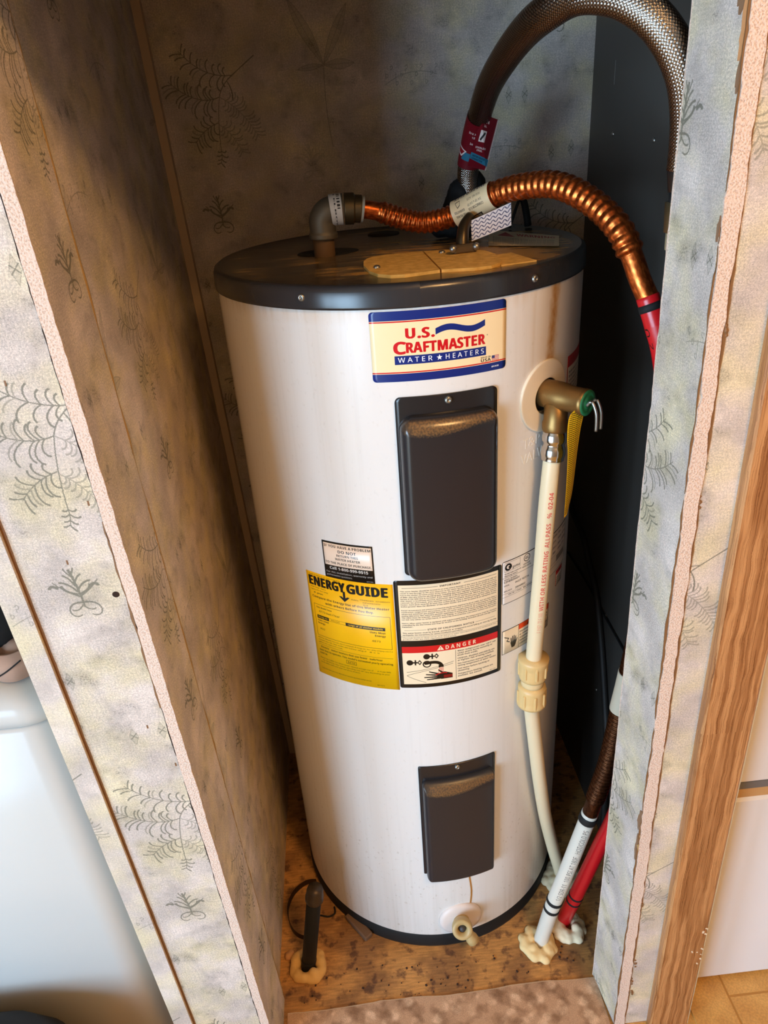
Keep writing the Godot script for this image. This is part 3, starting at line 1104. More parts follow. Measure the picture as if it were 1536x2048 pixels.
	for i in 40:
		quad(li, front[i], front[i + 1], rear[i + 1], rear[i], Vector2(front[i].x, front[i].z), Vector2(front[i + 1].x, front[i + 1].z), Vector2(rear[i + 1].x, rear[i + 1].z), Vector2(rear[i].x, rear[i].z))
		var dn := Vector3(0, -0.0024, 0)
		quad(li, rear[i + 1] + dn, rear[i] + dn, rear[i], rear[i + 1])
		quad(li, front[i] + dn, front[i + 1] + dn, front[i + 1], front[i])
	structure("floor_sill", done(li), M.lino, "strip of pebble-print linoleum with brown stains in the closet doorway", "floor covering")
	var lip := begin(false)
	for i in 40:
		quad(lip, rear[i] + Vector3(0, 0.0003, 0.0016), rear[i + 1] + Vector3(0, 0.0003, 0.0016), rear[i + 1] + Vector3(0, -0.0002, -0.0003), rear[i] + Vector3(0, -0.0002, -0.0003))
		quad(lip, rear[i] + Vector3(0, -0.0022, -0.0003), rear[i] + Vector3(0, -0.0002, -0.0003), rear[i + 1] + Vector3(0, -0.0002, -0.0003), rear[i + 1] + Vector3(0, -0.0022, -0.0003))
	structure("trim_8", done(lip), mat(Color(0.82, 0.74, 0.64), 0.7), "thin pale torn edge of the linoleum strip in the doorway", "edge strip")
	var fl := thing("floor_tiles", "tan vinyl floor tiles in front of the white appliance, lower right", "floor tiles", Vector3(0.5, 0, 0.5), "", "structure")
	var dark := mat(Color(0.72, 0.53, 0.27), 0.7)
	var tile_meshes := []
	for i in 4:
		var z0 := 0.378 + 0.305 * (i - 1)
		for n in 4:
			var x0 := 0.4385 + 0.305 * (n - 1)
			var off := -0.12 if n == 0 else 0.0
			if x0 + 0.3 < 0.36 and z0 + off < 0.4:
				continue
			var lo := maxf(x0 + 0.0018, 0.370)
			part("tile", slab(lo, x0 + 0.3032, -0.0031, 0.0, z0 + off + 0.0018, z0 + off + 0.3032), M.vinyl, fl)
	structure("floor_joint", slab(0.371, 1.36, -0.0032, -0.0007, 0.08, 1.28), dark, "brown joints between the tan vinyl tiles", "floor joint")
	# the rest of the room, for its light
	structure("ceiling", slab(-2.75, 1.95, top, top + 0.08, -0.32, 2.86), M.room_ceiling, "pale ceiling of the room, above the frame", "ceiling")
	var wl := thing("wall_room_left", "beige left wall of the room, out of frame, with an opening for the added window", "wall", Vector3(-2.7, 0, 1.3), "", "structure")
	part("wall_piece", slab(-2.75, -2.65, 0.0, top, -0.32, 1.72), M.room_wall, wl)
	part("wall_piece", slab(-2.75, -2.65, 0.0, top, 2.58, 2.86), M.room_wall, wl)
	part("wall_piece", slab(-2.75, -2.65, 0.0, 0.27, 1.72, 2.58), M.room_wall, wl)
	part("wall_piece", slab(-2.75, -2.65, 1.53, top, 1.72, 2.58), M.room_wall, wl)
	var w2 := thing("window_2", "added white framed window in the left wall for the fill light, out of frame", "window", Vector3(-2.7, 0.90, 2.15), "", "structure")  # unseen window added to carry the side fill light
	for q in [[0.27, 0.31, 1.72, 2.58], [1.49, 1.53, 1.72, 2.58], [0.31, 1.49, 1.72, 1.76], [0.31, 1.49, 2.54, 2.58], [0.88, 0.92, 1.76, 2.54]]:
		part("window_frame", slab(-2.725, -2.675, q[0], q[1], q[2], q[3]), M.white_enamel, w2)
	structure("wall_room_right", slab(1.85, 1.95, 0.0, top, -0.32, 2.86), M.room_wall, "beige right wall of the room, out of frame", "wall")
	structure("wall_alcove", slab(-2.65, -1.25, 0.0, top, -0.32, -0.262), M.room_wall, "beige wall beyond the washing machine, out of frame", "wall")
	structure("wall_alcove_right", slab(1.0, 1.85, 0.0, top, -0.32, -0.262), M.room_wall, "beige wall beyond the white appliance, out of frame", "wall")
	var wb := thing("wall_rear", "beige rear wall of the room behind the camera, with a window opening", "wall", Vector3(0, 0, 2.8), "", "structure")
	part("wall_piece", slab(-2.65, -2.47, 0.0, top, 2.76, 2.86), M.room_wall, wb)
	part("wall_piece", slab(-1.43, 1.85, 0.0, top, 2.76, 2.86), M.room_wall, wb)
	part("wall_piece", slab(-2.47, -1.43, 0.0, 0.05, 2.76, 2.86), M.room_wall, wb)
	part("wall_piece", slab(-2.47, -1.43, 1.51, top, 2.76, 2.86), M.room_wall, wb)
	var wn := thing("window_1", "white framed window in the rear wall of the room, behind the camera", "window", Vector3(-1.95, 0.78, 2.8), "", "structure")
	for q in [[-2.47, -2.43, 0.05, 1.51], [-1.47, -1.43, 0.05, 1.51], [-2.43, -1.47, 0.05, 0.09], [-2.43, -1.47, 1.47, 1.51], [-1.97, -1.93, 0.09, 1.47]]:
		part("window_frame", slab(q[0], q[1], q[2], q[3], 2.785, 2.835), M.white_enamel, wn)
	var pane := mat(Color(0.95, 0.98, 1.0, 0.06), 0.02)
	pane.transparency = BaseMaterial3D.TRANSPARENCY_ALPHA
	part("pane", slab(-2.43, -1.97, 0.09, 1.47, 2.806, 2.811), pane, wn)
	part("pane", slab(-1.93, -1.47, 0.09, 1.47, 2.806, 2.811), pane, wn)
	part("pane", slab(-2.702, -2.697, 0.31, 0.88, 1.76, 2.54), pane, w2)
	part("pane", slab(-2.702, -2.697, 0.92, 1.49, 1.76, 2.54), pane, w2)
	# ceiling lamp of the room
	var lamp := thing("ceiling_lamp", "round white ceiling lamp of the room, out of frame above", "lamp", Vector3(0.55, 2.28, 1.55))
	part("base_plate", done(lathe([[0.10, 2.315], [0.115, 2.325], [0.115, 2.34], [0.0, 2.34]], Transform3D(Basis(), Vector3(0.55, 0, 1.55)), 32)), M.white_enamel, lamp)
	var glow := mat(Color(1.0, 0.93, 0.82), 0.4)
	glow.emission_enabled = true
	glow.emission = Color(1.0, 0.78, 0.5)
	glow.emission_energy_multiplier = 1.5
	part("glass_dome", done(lathe([[0.0, 2.235], [0.04, 2.238], [0.075, 2.252], [0.098, 2.28], [0.105, 2.315], [0.0, 2.318]], Transform3D(Basis(), Vector3(0.55, 0, 1.55)), 32)), glow, lamp)
	var bulb := OmniLight3D.new()
	bulb.name = "lamp_light"
	bulb.position = Vector3(0, -0.08, 0)
	bulb.light_color = Color(1.0, 0.77, 0.49)
	bulb.light_energy = 1.85
	bulb.light_size = 0.17
	bulb.omni_range = 10.0
	bulb.omni_attenuation = 2.0
	bulb.shadow_enabled = true
	lamp.add_child(bulb)


# ------------------------------------------------------------------ water heater

func jacket_texture() -> ImageTexture:
	# enamel with rust and drip stains; spans -75 to 95 degrees round the front, 0.03 to 1.111 m up
	var W := 1024
	var H := 1024
	var fine := noise_bytes(W, H, FastNoiseLite.TYPE_SIMPLEX, 0.05, 71, 4)
	var drip := noise_bytes(W, H, FastNoiseLite.TYPE_SIMPLEX, 0.05, 72, 3, Vector2i(1, 32))
	var d := PackedByteArray()
	d.resize(W * H * 3)
	for y in H:
		var yy := 1.111 - 1.081 * y / H
		for x in W:
			var deg := -75.0 + 170.0 * x / W
			var i := y * W + x
			var f := fine[i] / 255.0
			var dr := drip[i] / 255.0
			var s := 0.0
			if yy > 0.94 and deg > 30.0 and deg < 60.0:  # rust run from the lid down to the relief valve
				var c := 43.0 - (1.111 - yy) * 20.0
				var a := absf(deg - c) / 2.5
				s = maxf(s, exp(-a * a) * (0.5 + 0.4 * f))
				a = absf(deg - c + 1.0) / 5.5
				s = maxf(s, exp(-a * a) * 0.22)
				a = absf(deg - 33.5 + (1.1 - yy) * 6.0) / 1.0
				s = maxf(s, exp(-a * a) * 0.16 * dr)
			if yy < 0.182 and yy > 0.092:   # fine rust line under the lower panel
				var a := absf(deg - 10.6 - 0.4 * sin(yy * 60.0)) / 0.30
				s = maxf(s, exp(-a * a) * 1.6)
			var edge := clampf((yy - 1.09) / 0.02, 0, 1)
			s = maxf(s, edge * 0.2 * dr)
			s = clampf(s, 0, 1)
			var dirt := clampf((f - 0.80) * 5.0, 0, 1) * (0.04 if yy > 0.3 else 0.14) + clampf((dr - 0.66) * 2.0, 0, 1) * 0.025
			if yy < 0.2:
				dirt += 0.06 * dr * (0.2 - yy) / 0.2
			d[i * 3] = int(clampf(lerpf(224, 166, s) * (1 - dirt), 0, 255))
			d[i * 3 + 1] = int(clampf(lerpf(222, 110, s) * (1 - dirt * 1.15), 0, 255))
			d[i * 3 + 2] = int(clampf(lerpf(219, 46, s) * (1 - dirt * 1.35), 0, 255))
	return from_rgb(W, H, d)


func lid_texture() -> ImageTexture:
	# dust on the dark lid, laid over x, z from -0.25 to 0.25
	var W := 512
	var a := noise_bytes(W, W, FastNoiseLite.TYPE_SIMPLEX_SMOOTH, 0.012, 81, 5)
	var b := noise_bytes(W, W, FastNoiseLite.TYPE_SIMPLEX, 0.11, 82, 3)
	var g := noise_bytes(W, W, FastNoiseLite.TYPE_SIMPLEX, 0.05, 83, 3, Vector2i(6, 1))
	var d := PackedByteArray()
	d.resize(W * W * 3)
	for y in W:
		for x in W:
			var px := -0.25 + 0.5 * x / W
			var pz := -0.25 + 0.5 * y / W
			var r := sqrt(px * px + pz * pz)
			var i := y * W + x
			var near := exp(-(pow((px - 0.12) / 0.16, 2) + pow((pz - 0.09) / 0.14, 2)))
			var dust := clampf((a[i] / 255.0 - 0.32) * 1.3, 0, 1) * 0.75 + near * 1.5
			dust *= 0.35 + 1.6 * clampf(g[i] / 255.0 - 0.25, 0, 1)
			dust *= clampf((0.2345 - r) / 0.02, 0, 1)
			dust = clampf(dust + (b[i] / 255.0 - 0.5) * 0.25 * near, 0, 0.95)
			d[i * 3] = int(lerpf(42, 205, dust))
			d[i * 3 + 1] = int(lerpf(42, 158, dust))
			d[i * 3 + 2] = int(lerpf(45, 84, dust))
	return from_rgb(W, W, d)


func panel_texture() -> ImageTexture:
	# charcoal plastic with brown dust on the sloping top
	var W := 256
	var H := 512
	var b := noise_bytes(W, H, FastNoiseLite.TYPE_SIMPLEX, 0.12, 85, 3)
	var d := PackedByteArray()
	d.resize(W * H * 3)
	for y in H:
		for x in W:
			var i := y * W + x
			var n := b[i] / 255.0
			var lo := 0.012
			var hi := 0.082 + 0.02 * sin(x * 0.02) + 0.012 * (n - 0.5)
			var t := float(y) / H
			var k := clampf((t - lo) / 0.012, 0, 1) * clampf((hi - t) / 0.02, 0, 1)
			k *= 0.62 + 0.7 * (n - 0.35)
			k *= clampf(x / 34.0, 0, 1) * clampf((W - x) / 14.0, 0, 1)
			k = clampf(k, 0, 0.9)
			d[i * 3] = int(lerpf(36, 130, k))
			d[i * 3 + 1] = int(lerpf(36, 94, k))
			d[i * 3 + 2] = int(lerpf(40, 56, k))
	return from_rgb(W, H, d)


func raised_cover(d0: float, d1: float, y0: float, y1: float, lift: float, top_slope: float, side: float, corner: float) -> ArrayMesh:
	var st := begin(true)
	var rows := []
	var uvs := []
	var nx := 72
	var ny := 110
	var wdt := deg_to_rad(d1 - d0) * HR
	for j in ny + 1:
		var tj := float(j) / ny
		tj = 0.5 - 0.5 * cos(PI * tj)
		var y := lerpf(y0, y1, tj)
		var row := PackedVector3Array()
		var t := PackedVector2Array()
		for i in nx + 1:
			var ti := float(i) / nx
			ti = 0.5 - 0.5 * cos(PI * ti)
			var x := ti * wdt
			# distance to the rounded outline
			var ex := minf(x, wdt - x)
			var et := y1 - y
			var eb := y - y0
			var ey := minf(et, eb)
			var e := minf(ex, ey)
			if ex < corner and ey < corner:
				e = corner - Vector2(corner - ex, corner - ey).length()
			var reach := side
			if et < ex * 2.0 and et < eb:
				reach = top_slope
			elif et < top_slope:
				reach = lerpf(top_slope, side, clampf((et - ex * 2.0) / 0.02 + 0.5, 0, 1))
			var q := clampf(minf(e / side, maxf(et, 0.0) / top_slope if et < top_slope else 1.0), -1.0, 1.0)
			if e <= 0.0:
				q = 0.0
			var hgt := lift * sqrt(maxf(0.0, 1.0 - (1.0 - q) * (1.0 - q)))
			var r := HR + (hgt if e > 0.0 else -0.002)
			row.append(on_jacket(lerpf(d0, d1, ti), y, r))
			t.append(Vector2(ti, 1.0 - tj_uv(y, y0, y1)))
		rows.append(row)
		uvs.append(t)
	sheet(st, rows, uvs)
	return done(st)


func tj_uv(y: float, y0: float, y1: float) -> float:
	return (y - y0) / (y1 - y0)


func screw(at: Vector3, dir: Vector3, r: float, parent: Node3D) -> void:
	part("screw_head", done(lathe([[r, 0.0], [r, 0.0012], [r * 0.8, 0.0026], [r * 0.35, 0.0032], [r * 0.3, 0.0024], [0.0, 0.0022]], along(dir, at), 20)), M.zinc, parent, "small zinc screw")


func build_heater() -> void:
	var h := thing("water_heater", "tall white water heater with charcoal lid and panels, standing in the closet", "water heater")
	var enamel := pmat(jacket_texture(), 0.24)
	enamel.metallic_specular = 0.34
	var prof := []
	for k in 25:
		prof.append([HR, 0.030 + 1.081 * k / 24.0])
	# the printed front and the plain back of the jacket share one mesh
	var st := begin(true)
	lathe(prof, Transform3D(), 96, deg_to_rad(-75), deg_to_rad(95), st)
	part("jacket", done(st), enamel, h)
	var stb := begin(true)
	lathe([[HR, 0.030], [HR, 0.5], [HR, 1.111]], Transform3D(), 72, deg_to_rad(95), deg_to_rad(285), stb)
	lathe([[0.0, 0.030], [HR, 0.030]], Transform3D(), 72, 0, TAU, stb)
	part("jacket_back", done(stb), mat(Color(0.9, 0.89, 0.86), 0.18), h)
	part("base_ring", done(lathe([[0.0, 0.0], [0.2415, 0.0], [0.2425, 0.006], [0.2415, 0.026], [0.238, 0.031], [0.2, 0.031]], Transform3D(), 96)), M.black, h, "black base ring")
	# lid
	var lp := [[0.2402, 1.1085], [0.2428, 1.1075], [0.2430, 1.110], [0.2424, 1.1255], [0.2405, 1.1305], [0.2365, 1.1330], [0.2345, 1.1326], [0.2325, 1.1316], [0.15, 1.1322], [0.05, 1.1328], [0.0, 1.133]]
	var lt := begin(true)
	var rows := []
	var uvs := []
	for q in lp:
		var r := PackedVector3Array()
		var t := PackedVector2Array()
		for i in 129:
			var a := TAU * i / 128
			r.append(Vector3(q[0] * sin(a), q[1], q[0] * cos(a)))
			t.append(Vector2(0.5 + q[0] * sin(a) / 0.5, 0.5 + q[0] * cos(a) / 0.5))
		rows.append(r)
		uvs.append(t)
	sheet(lt, rows, uvs)
	part("lid", done(lt), pmat(lid_texture(), 0.24), h, "dusty charcoal lid")
	for s in [[-30.9, 1.1205], [32.6, 1.1195]]:
		screw(on_jacket(s[0], s[1], 0.2422), on_jacket(s[0], 0.0, 1.0), 0.0042, h)
	# on the lid: pipe hole, plug, junction cover plates, stickers
	var hole := begin(true)
	lathe([[0.0415, 1.1325], [0.040, 1.1336], [0.026, 1.1333], [0.0, 1.1332]], Transform3D(Basis().scaled(Vector3(1, 1, 0.72)), Vector3(-0.092, 0, -0.012)), 36, 0, TAU, hole)
	part("pipe_hole", done(hole), M.black, h, "dark hole round the galvanized nipple")
	part("plug", done(lathe([[0.024, 1.1325], [0.0235, 1.1338], [0.0, 1.1342]], Transform3D(Basis(), Vector3(-0.007, 0, -0.152)), 32)), mat(Color(0.2, 0.16, 0.11), 0.8), h, "round dusty plug")
	var dust := dust_material()
	var p1 := PackedVector2Array([Vector2(-0.0505, 0.100), Vector2(-0.052, 0.125), Vector2(-0.0475, 0.168), Vector2(-0.040, 0.190), Vector2(-0.027, 0.203), Vector2(-0.012, 0.2055), Vector2(0.028, 0.194), Vector2(0.0255, 0.0585), Vector2(-0.020, 0.0615), Vector2(-0.038, 0.070), Vector2(-0.046, 0.082)])
	var p2 := PackedVector2Array([Vector2(0.0275, 0.0585), Vector2(0.030, 0.1935), Vector2(0.066, 0.198), Vector2(0.085, 0.194), Vector2(0.098, 0.180), Vector2(0.103, 0.160), Vector2(0.105, 0.118), Vector2(0.098, 0.090), Vector2(0.080, 0.072), Vector2(0.055, 0.062)])
	for q in [[p1, 1.1352], [p2, 1.1352]]:
		var st2 := prism(q[0], 1.1318, q[1])
		part("cover_plate", done(st2), dust, h, "tan dusty cover plate")
	screw(Vector3(-0.038, 1.1350, 0.150), Vector3.UP, 0.004, h)
	screw(Vector3(0.047, 1.1350, 0.082), Vector3.UP, 0.004, h)
	part("dusty_label", done(prism(PackedVector2Array([Vector2(0.106, 0.115), Vector2(0.098, 0.184), Vector2(0.141, 0.172), Vector2(0.127, 0.108)]), 1.1315, 1.1331)), dust, h)
	var lab := Board.new(self, 320, 256, Color(0.90, 0.82, 0.66))
	lab.box(0, 0, 320, 60, Color(0.88, 0.80, 0.66))
	lab.poly(PackedVector2Array([Vector2(40, 84), Vector2(80, 14), Vector2(120, 84)]), Color(0.7, 0.12, 0.05))
	lab.text("WARNING", 130, 66, 36, Color(0.7, 0.12, 0.05), true, 0.0, 170)
	for k in 6:
		lab.text("Before removing any access panel turn off power", 20, 118 + k * 22, 11, Color(0.16, 0.12, 0.08), false, 0.0, 280)
	var lq := begin(false)
	quad(lq, Vector3(0.112, 1.1336, 0.046), Vector3(0.190, 1.1336, 0.092), Vector3(0.214, 1.1336, 0.010), Vector3(0.142, 1.1336, -0.095))
	part("top_label", done(lq), pmat(lab.tex(), 0.6), h, "dusty warning sticker with red triangle")
	build_cable_clamp(h)
	# access panels
	var ptex := pmat(panel_texture(), 0.22)
	part("access_panel", jacket_patch(-8.0, 20.6, 0.7745, 1.0095, 0.0022, 0.006), M.charcoal, h, "upper charcoal access panel")
	var up: Node3D = h.get_node("access_panel")
	part("raised_cover", raised_cover(-7.3, 20.1, 0.7690, 0.9890, 0.0200, 0.021, 0.013, 0.018), ptex, up)
	screw(on_jacket(6.3, 1.0025, HR + 0.0022), on_jacket(6.3, 0, 1), 0.0043, up)
	var lo := part("access_panel", jacket_patch(-7.6, 20.8, 0.1960, 0.4370, 0.0022, 0.002), M.charcoal, h, "lower charcoal access panel")
	var ltex := pmat(panel_texture(), 0.34)
	part("raised_cover", raised_cover(-6.6, 19.9, 0.1880, 0.4110, 0.0180, 0.022, 0.010, 0.008), ltex, lo)
	screw(on_jacket(6.3, 0.4310, HR + 0.0022), on_jacket(6.3, 0, 1), 0.0040, lo)
	build_stickers(h)
	build_relief_valve(h)
	build_drain(h)


func dust_material() -> StandardMaterial3D:
	var a := noise_bytes(256, 256, FastNoiseLite.TYPE_SIMPLEX_SMOOTH, 0.03, 91, 5)
	var d := PackedByteArray()
	d.resize(256 * 256 * 3)
	for i in 256 * 256:
		var t := a[i] / 255.0
		d[i * 3] = int(lerpf(196, 236, t))
		d[i * 3 + 1] = int(lerpf(152, 194, t))
		d[i * 3 + 2] = int(lerpf(72, 112, t))
	var m := mat(Color(1, 1, 1), 0.9)
	m.albedo_texture = from_rgb(256, 256, d)
	m.uv1_triplanar = true
	m.uv1_scale = Vector3(9, 9, 9)
	m.heightmap_enabled = true
	m.heightmap_texture = from_grey(256, 256, a)
	m.heightmap_scale = 0.05
	return m


func build_cable_clamp(h: Node3D) -> void:
	# the metal clamp by which the supply cable enters the cover plate
	var zs: StandardMaterial3D = mat(Color(0.42, 0.36, 0.27), 0.5, 0.7)
	var c := part("cable_clamp", soft_box(Vector3(0.072, 1.1400, 0.096), Vector3(0.030, 0.010, 0.012), 0.002, Vector3(0, 0.25, 0)), zs, h, "small metal cable clamp")
	for x in [0.0575, 0.0865]:
		part("clamp_screw", done(lathe([[0.0042, 0.0], [0.0045, 0.004], [0.0036, 0.006], [0.0, 0.0064]], along(Vector3(-0.1, 0.15, 1.0), Vector3(x, 1.1415, 0.099 - (x - 0.072) * 0.2)), 16)), M.zinc, c)
	part("clamp_throat", done(tube(resample([Vector3(0.072, 1.134, 0.084), Vector3(0.073, 1.150, 0.080), Vector3(0.077, 1.163, 0.072), Vector3(0.086, 1.172, 0.062)], 0.003), func(s): return 0.0085 - 0.05 * s, 18)), mat(Color(0.30, 0.26, 0.20), 0.35, 0.8), c)


func sticker(parent: Node3D, called: String, label: String, b: Board, d0: float, d1: float, y0: float, y1: float, rough := 0.3, corner := 0.0) -> void:
	part(called, jacket_patch(d0, d1, y0, y1, 0.0005, corner), pmat(b.tex(), rough), parent, label)


func star(b: Board, at: Vector2, r: float, c: Color) -> void:
	for k in 5:
		var a := -PI / 2 + TAU * k / 5
		var p := Vector2(cos(a), sin(a)) * r
		b.poly(PackedVector2Array([at + p, at + Vector2(cos(a + TAU / 10), sin(a + TAU / 10)) * r * 0.4, at, at + Vector2(cos(a - TAU / 10), sin(a - TAU / 10)) * r * 0.4]), c)


func build_stickers(h: Node3D) -> void:
	var cream := Color(0.96, 0.87, 0.69)
	var navy := Color(0.05, 0.15, 0.46)
	var red := Color(0.78, 0.07, 0.11)
	var ink := Color(0.07, 0.065, 0.06)
	# maker's plate
	var b := Board.new(self, 1024, 508, cream)
	b.box(0, 0, 1024, 66, navy)
	b.box(0, 70, 1024, 9, red)
	b.box(0, 436, 1024, 9, red)
	b.box(0, 449, 1024, 60, navy)
	b.text("U.S.", 256, 196, 70, red, true, 0.0, 206, "Droid Sans", 0.0, 3.0)
	var flag := PackedVector2Array()
	var under := PackedVector2Array()
	for k in 25:
		var t := k / 24.0
		var x := 470 + 376 * t
		var y := 143 - 22 * sin(t * TAU * 0.98 + 0.15) - 22 * t
		flag.append(Vector2(x, y))
		under.append(Vector2(x, y + 44))
	for k in 24:
		b.poly(PackedVector2Array([flag[k], flag[k + 1], under[k + 1], under[k]]), navy)
	b.text("C", 166, 306, 88, red, true, 0.0, 86, "Droid Sans", 0.0, 3.5)
	b.text("RAFTMASTER", 256, 299, 73, red, true, 0.0, 590, "Droid Sans", 0.0, 3.0)
	b.box(168, 318, 686, 64, navy)
	b.text("W A T E R", 192, 367, 36, Color.WHITE, false, 0.0, 250)
	star(b, Vector2(494, 350), 23, Color.WHITE)
	b.text("H E A T E R S", 540, 367, 36, Color.WHITE, false, 0.0, 296)
	b.text("MADE IN", 812, 404, 11, ink, true, 0.0, 80)
	b.text("USA", 812, 432, 23, ink, true, 0.0, 82)
	for k in 7:
		b.box(902, 396 + k * 5.2, 62, 5.2, Color(0.72, 0.25, 0.25) if k % 2 == 0 else Color(0.95, 0.9, 0.85))
	b.box(902, 396, 26, 20, Color(0.2, 0.22, 0.45))
	b.text("®", 860, 240, 9, ink, false)
	b.text("6913420", 900, 484, 11, Color.WHITE, true, 0.0, 62)
	sticker(h, "brand_label", "cream brand label with blue bands and red lettering", b, -13.35, 23.45, 1.0275, 1.1045, 0.3, 0.004)
	# yellow energy label
	b = Board.new(self, 744, 1024, Color(0.98, 0.76, 0.03))
	b.text("Based on standard U.S. Government tests", 30, 26, 11, ink, false, 0.0, 290)
	b.text("ENERGY", 26, 118, 84, ink, true, 0.0, 330, "Droid Sans", 0.0, 4.5)
	b.text("GUIDE", 376, 118, 84, ink, true, 0.0, 324, "Droid Sans", 0.0, 4.5)
	b.box(336, 110, 20, 74, ink)
	b.poly(PackedVector2Array([Vector2(300, 160), Vector2(322, 158), Vector2(346, 178), Vector2(370, 158), Vector2(392, 160), Vector2(346, 206)]), ink)
	b.text("Water Heater - Electric", 32, 142, 10, ink, false, 0.0, 150)
	b.text("Capacity (first hour rating)", 32, 166, 10, ink, false, 0.0, 166)
	b.text("49   gallons", 56, 196, 13, ink, true, 0.0, 90)
	b.text("Model(s):", 404, 176, 11, ink, false)
	b.text("E1F40RD045V   E2F40RD045V", 478, 166, 10, ink, false, 0.0, 240)
	b.text("E2F40HD045V", 500, 190, 10, ink, false, 0.0, 140)
	b.text("REV M", 500, 212, 10, ink, false)
	b.text("Compare the Energy Use of this Water Heater", 38, 238, 20, ink, true, 0.0, 668)
	b.text("with others Before You Buy.", 160, 278, 20, ink, true, 0.0, 420)
	b.frame(40, 300, 668, 316, 3, ink)
	b.text("This Model Uses", 62, 336, 14, ink, true, 0.0, 150)
	b.text("4773 kwh/Year", 84, 376, 19, ink, false, 0.0, 200)
	b.box(62, 406, 112, 32, ink)
	b.text("Energy use", 72, 428, 14, Color(0.98, 0.8, 0.1), true, 0.0, 92)
	b.frame(174, 408, 160, 28, 2, ink)
	b.text("(kWh/year)", 196, 427, 10, ink, false, 0.0, 80)
	b.box(334, 406, 328, 32, ink)
	b.text("range of all similar models", 352, 429, 14, Color(0.98, 0.8, 0.1), true, 0.0, 290)
	b.text("Uses Least", 62, 464, 16, ink, true, 0.0, 110)
	b.text("Energy", 62, 492, 16, ink, true, 0.0, 72)
	b.text("4622", 74, 548, 17, ink, false)
	b.text("Uses Most", 662, 468, 18, ink, true, 1.0, 126)
	b.text("Energy", 662, 498, 18, ink, true, 1.0, 86)
	b.text("4879", 616, 552, 18, ink, false, 1.0, 70)
	b.text("kWh/Year (kilowatt-hours per year) is a measure of energy use. Your utility company uses it to", 40, 642, 11, ink, false, 0.0, 670)
	b.text("compute your bill. Only models with first hour ratings of      48   to   55", 40, 666, 11, ink, false, 0.0, 560)
	b.text("gallons are used in this scale.", 40, 690, 11, ink, false, 0.0, 240)
	b.box(40, 706, 668, 2, ink)
	b.text("Electric   water heaters that use fewer   kwh/Year", 60, 740, 17, ink, true, 0.0, 560)
	b.text("cost less to operate. This model's estimated yearly operating", 40, 774, 17, ink, true, 0.0, 664)
	b.text("cost is:", 40, 806, 17, ink, true)
	b.frame(300, 790, 92, 36, 3, ink)
	b.text("$418", 346, 818, 20, ink, false, 0.5, 62)
	b.text("Based on a 2003 U.S. Government national average cost of       8.76 per kWh", 40, 854, 11, ink, false, 0.0, 640)
	b.text("for electricity. Your actual operating cost will vary depending on your", 60, 878, 11, ink, false, 0.0, 610)
	b.text("local utility rates and your use of the product.", 40, 902, 11, ink, false, 0.0, 380)
	b.text("Important: Removal of this label before consumer purchase violates the law", 40, 966, 10, ink, false, 0.0, 470)
	b.text("6911619", 560, 1000, 11, ink, false, 0.0, 60)
	sticker(h, "energy_label", "yellow energy label with black lettering", b, -42.25, -12.05, 0.5850, 0.7595)
	# call first label
	b = Board.new(self, 640, 500, Color(0.07, 0.07, 0.07))
	b.box(16, 22, 608, 300, Color(0.93, 0.85, 0.77))
	b.text("IF YOU HAVE A PROBLEM", 320, 76, 34, ink, true, 0.5, 590)
	b.text("DO NOT", 320, 140, 38, ink, true, 0.5, 230)
	b.text("RETURN THIS", 320, 190, 30, ink, true, 0.5, 270)
	b.text("WATER HEATER", 320, 240, 30, ink, true, 0.5, 320)
	b.text("TO THE PLACE OF PURCHASE.", 320, 298, 30, ink, true, 0.5, 590)
	var wh := Color(0.9, 0.88, 0.85)
	b.text("Call 1-800-999-9515", 320, 376, 38, wh, true, 0.5, 490)
	b.text("For ALL installation, warranty and", 24, 426, 22, wh, false, 0.0, 590)
	b.text("performance questions.", 24, 468, 22, wh, false, 0.0, 340)
	b.text("6911580", 540, 486, 14, wh, false, 0.0, 80)
	sticker(h, "notice_label", "black and white notice label above the yellow one", b, -34.2, -17.4, 0.7595, 0.8150)
	# important / danger label
	b = Board.new(self, 848, 1024, Color(0.06, 0.06, 0.06))
	var bone := Color(0.93, 0.86, 0.73)
	b.box(32, 40, 784, 514, bone)
	b.box(32, 612, 784, 376, bone)
	b.box(60, 66, 270, 3, ink)
	b.box(530, 66, 270, 3, ink)
	b.text("IMPORTANT", 424, 74, 15, ink, true, 0.5, 160)
	var body := [
		"This water heater should be located in an area where leakage of the tank or connections will not",
		"result in any damage to the area adjacent to the water heater or to lower floors of the structure.",
		"Due to the normal corrosive action of the water, the tank will eventually leak after an extended period",
		"of time. Also any external plumbing leak, including that from improper installation, may cause early",
		"failure of the tank due to corrosion, if not repaired. If the homeowner is uncomfortable with making",
		"the repair a qualified service technician should be contacted. Where such a location",
		"cannot be provided, you should install a suitable drain pan under the water",
		"heater. Such pans must be at least two inches deep, have a minimum length and width of two",
		"inches greater than the diameter of the water heater and must be piped to an adequate drain.", "",
		"Install temperature and pressure protective equipment required by local codes, but not less than a",
		"combination temperature and pressure relief valve certified as meeting the requirements for relief",
		"valves and automatic gas shutoff devices for hot water supply systems, by a nationally recognized",
		"testing laboratory that maintains periodic inspection of production of listed equipment of materials.",
		"The valve must be oriented, provided with tubing, or otherwise installed so that the discharge",
		"can exit only within six inches above, or below the structural floor and cannot contact any live part.", "",
		"Notice: When water heater is equipped with supplemental heat the temperature must be checked",
		"controlled by the thermostat and must be located on the building insulated electric storage water",
		"heater."]
	b.lines(body, 46, 100, 17.2, 9.6, 756, ink, true)
	b.box(60, 454, 170, 2, ink)
	b.box(620, 454, 170, 2, ink)
	b.text("STATE OF CALIFORNIA NOTICE", 424, 462, 15, ink, true, 0.5, 370)
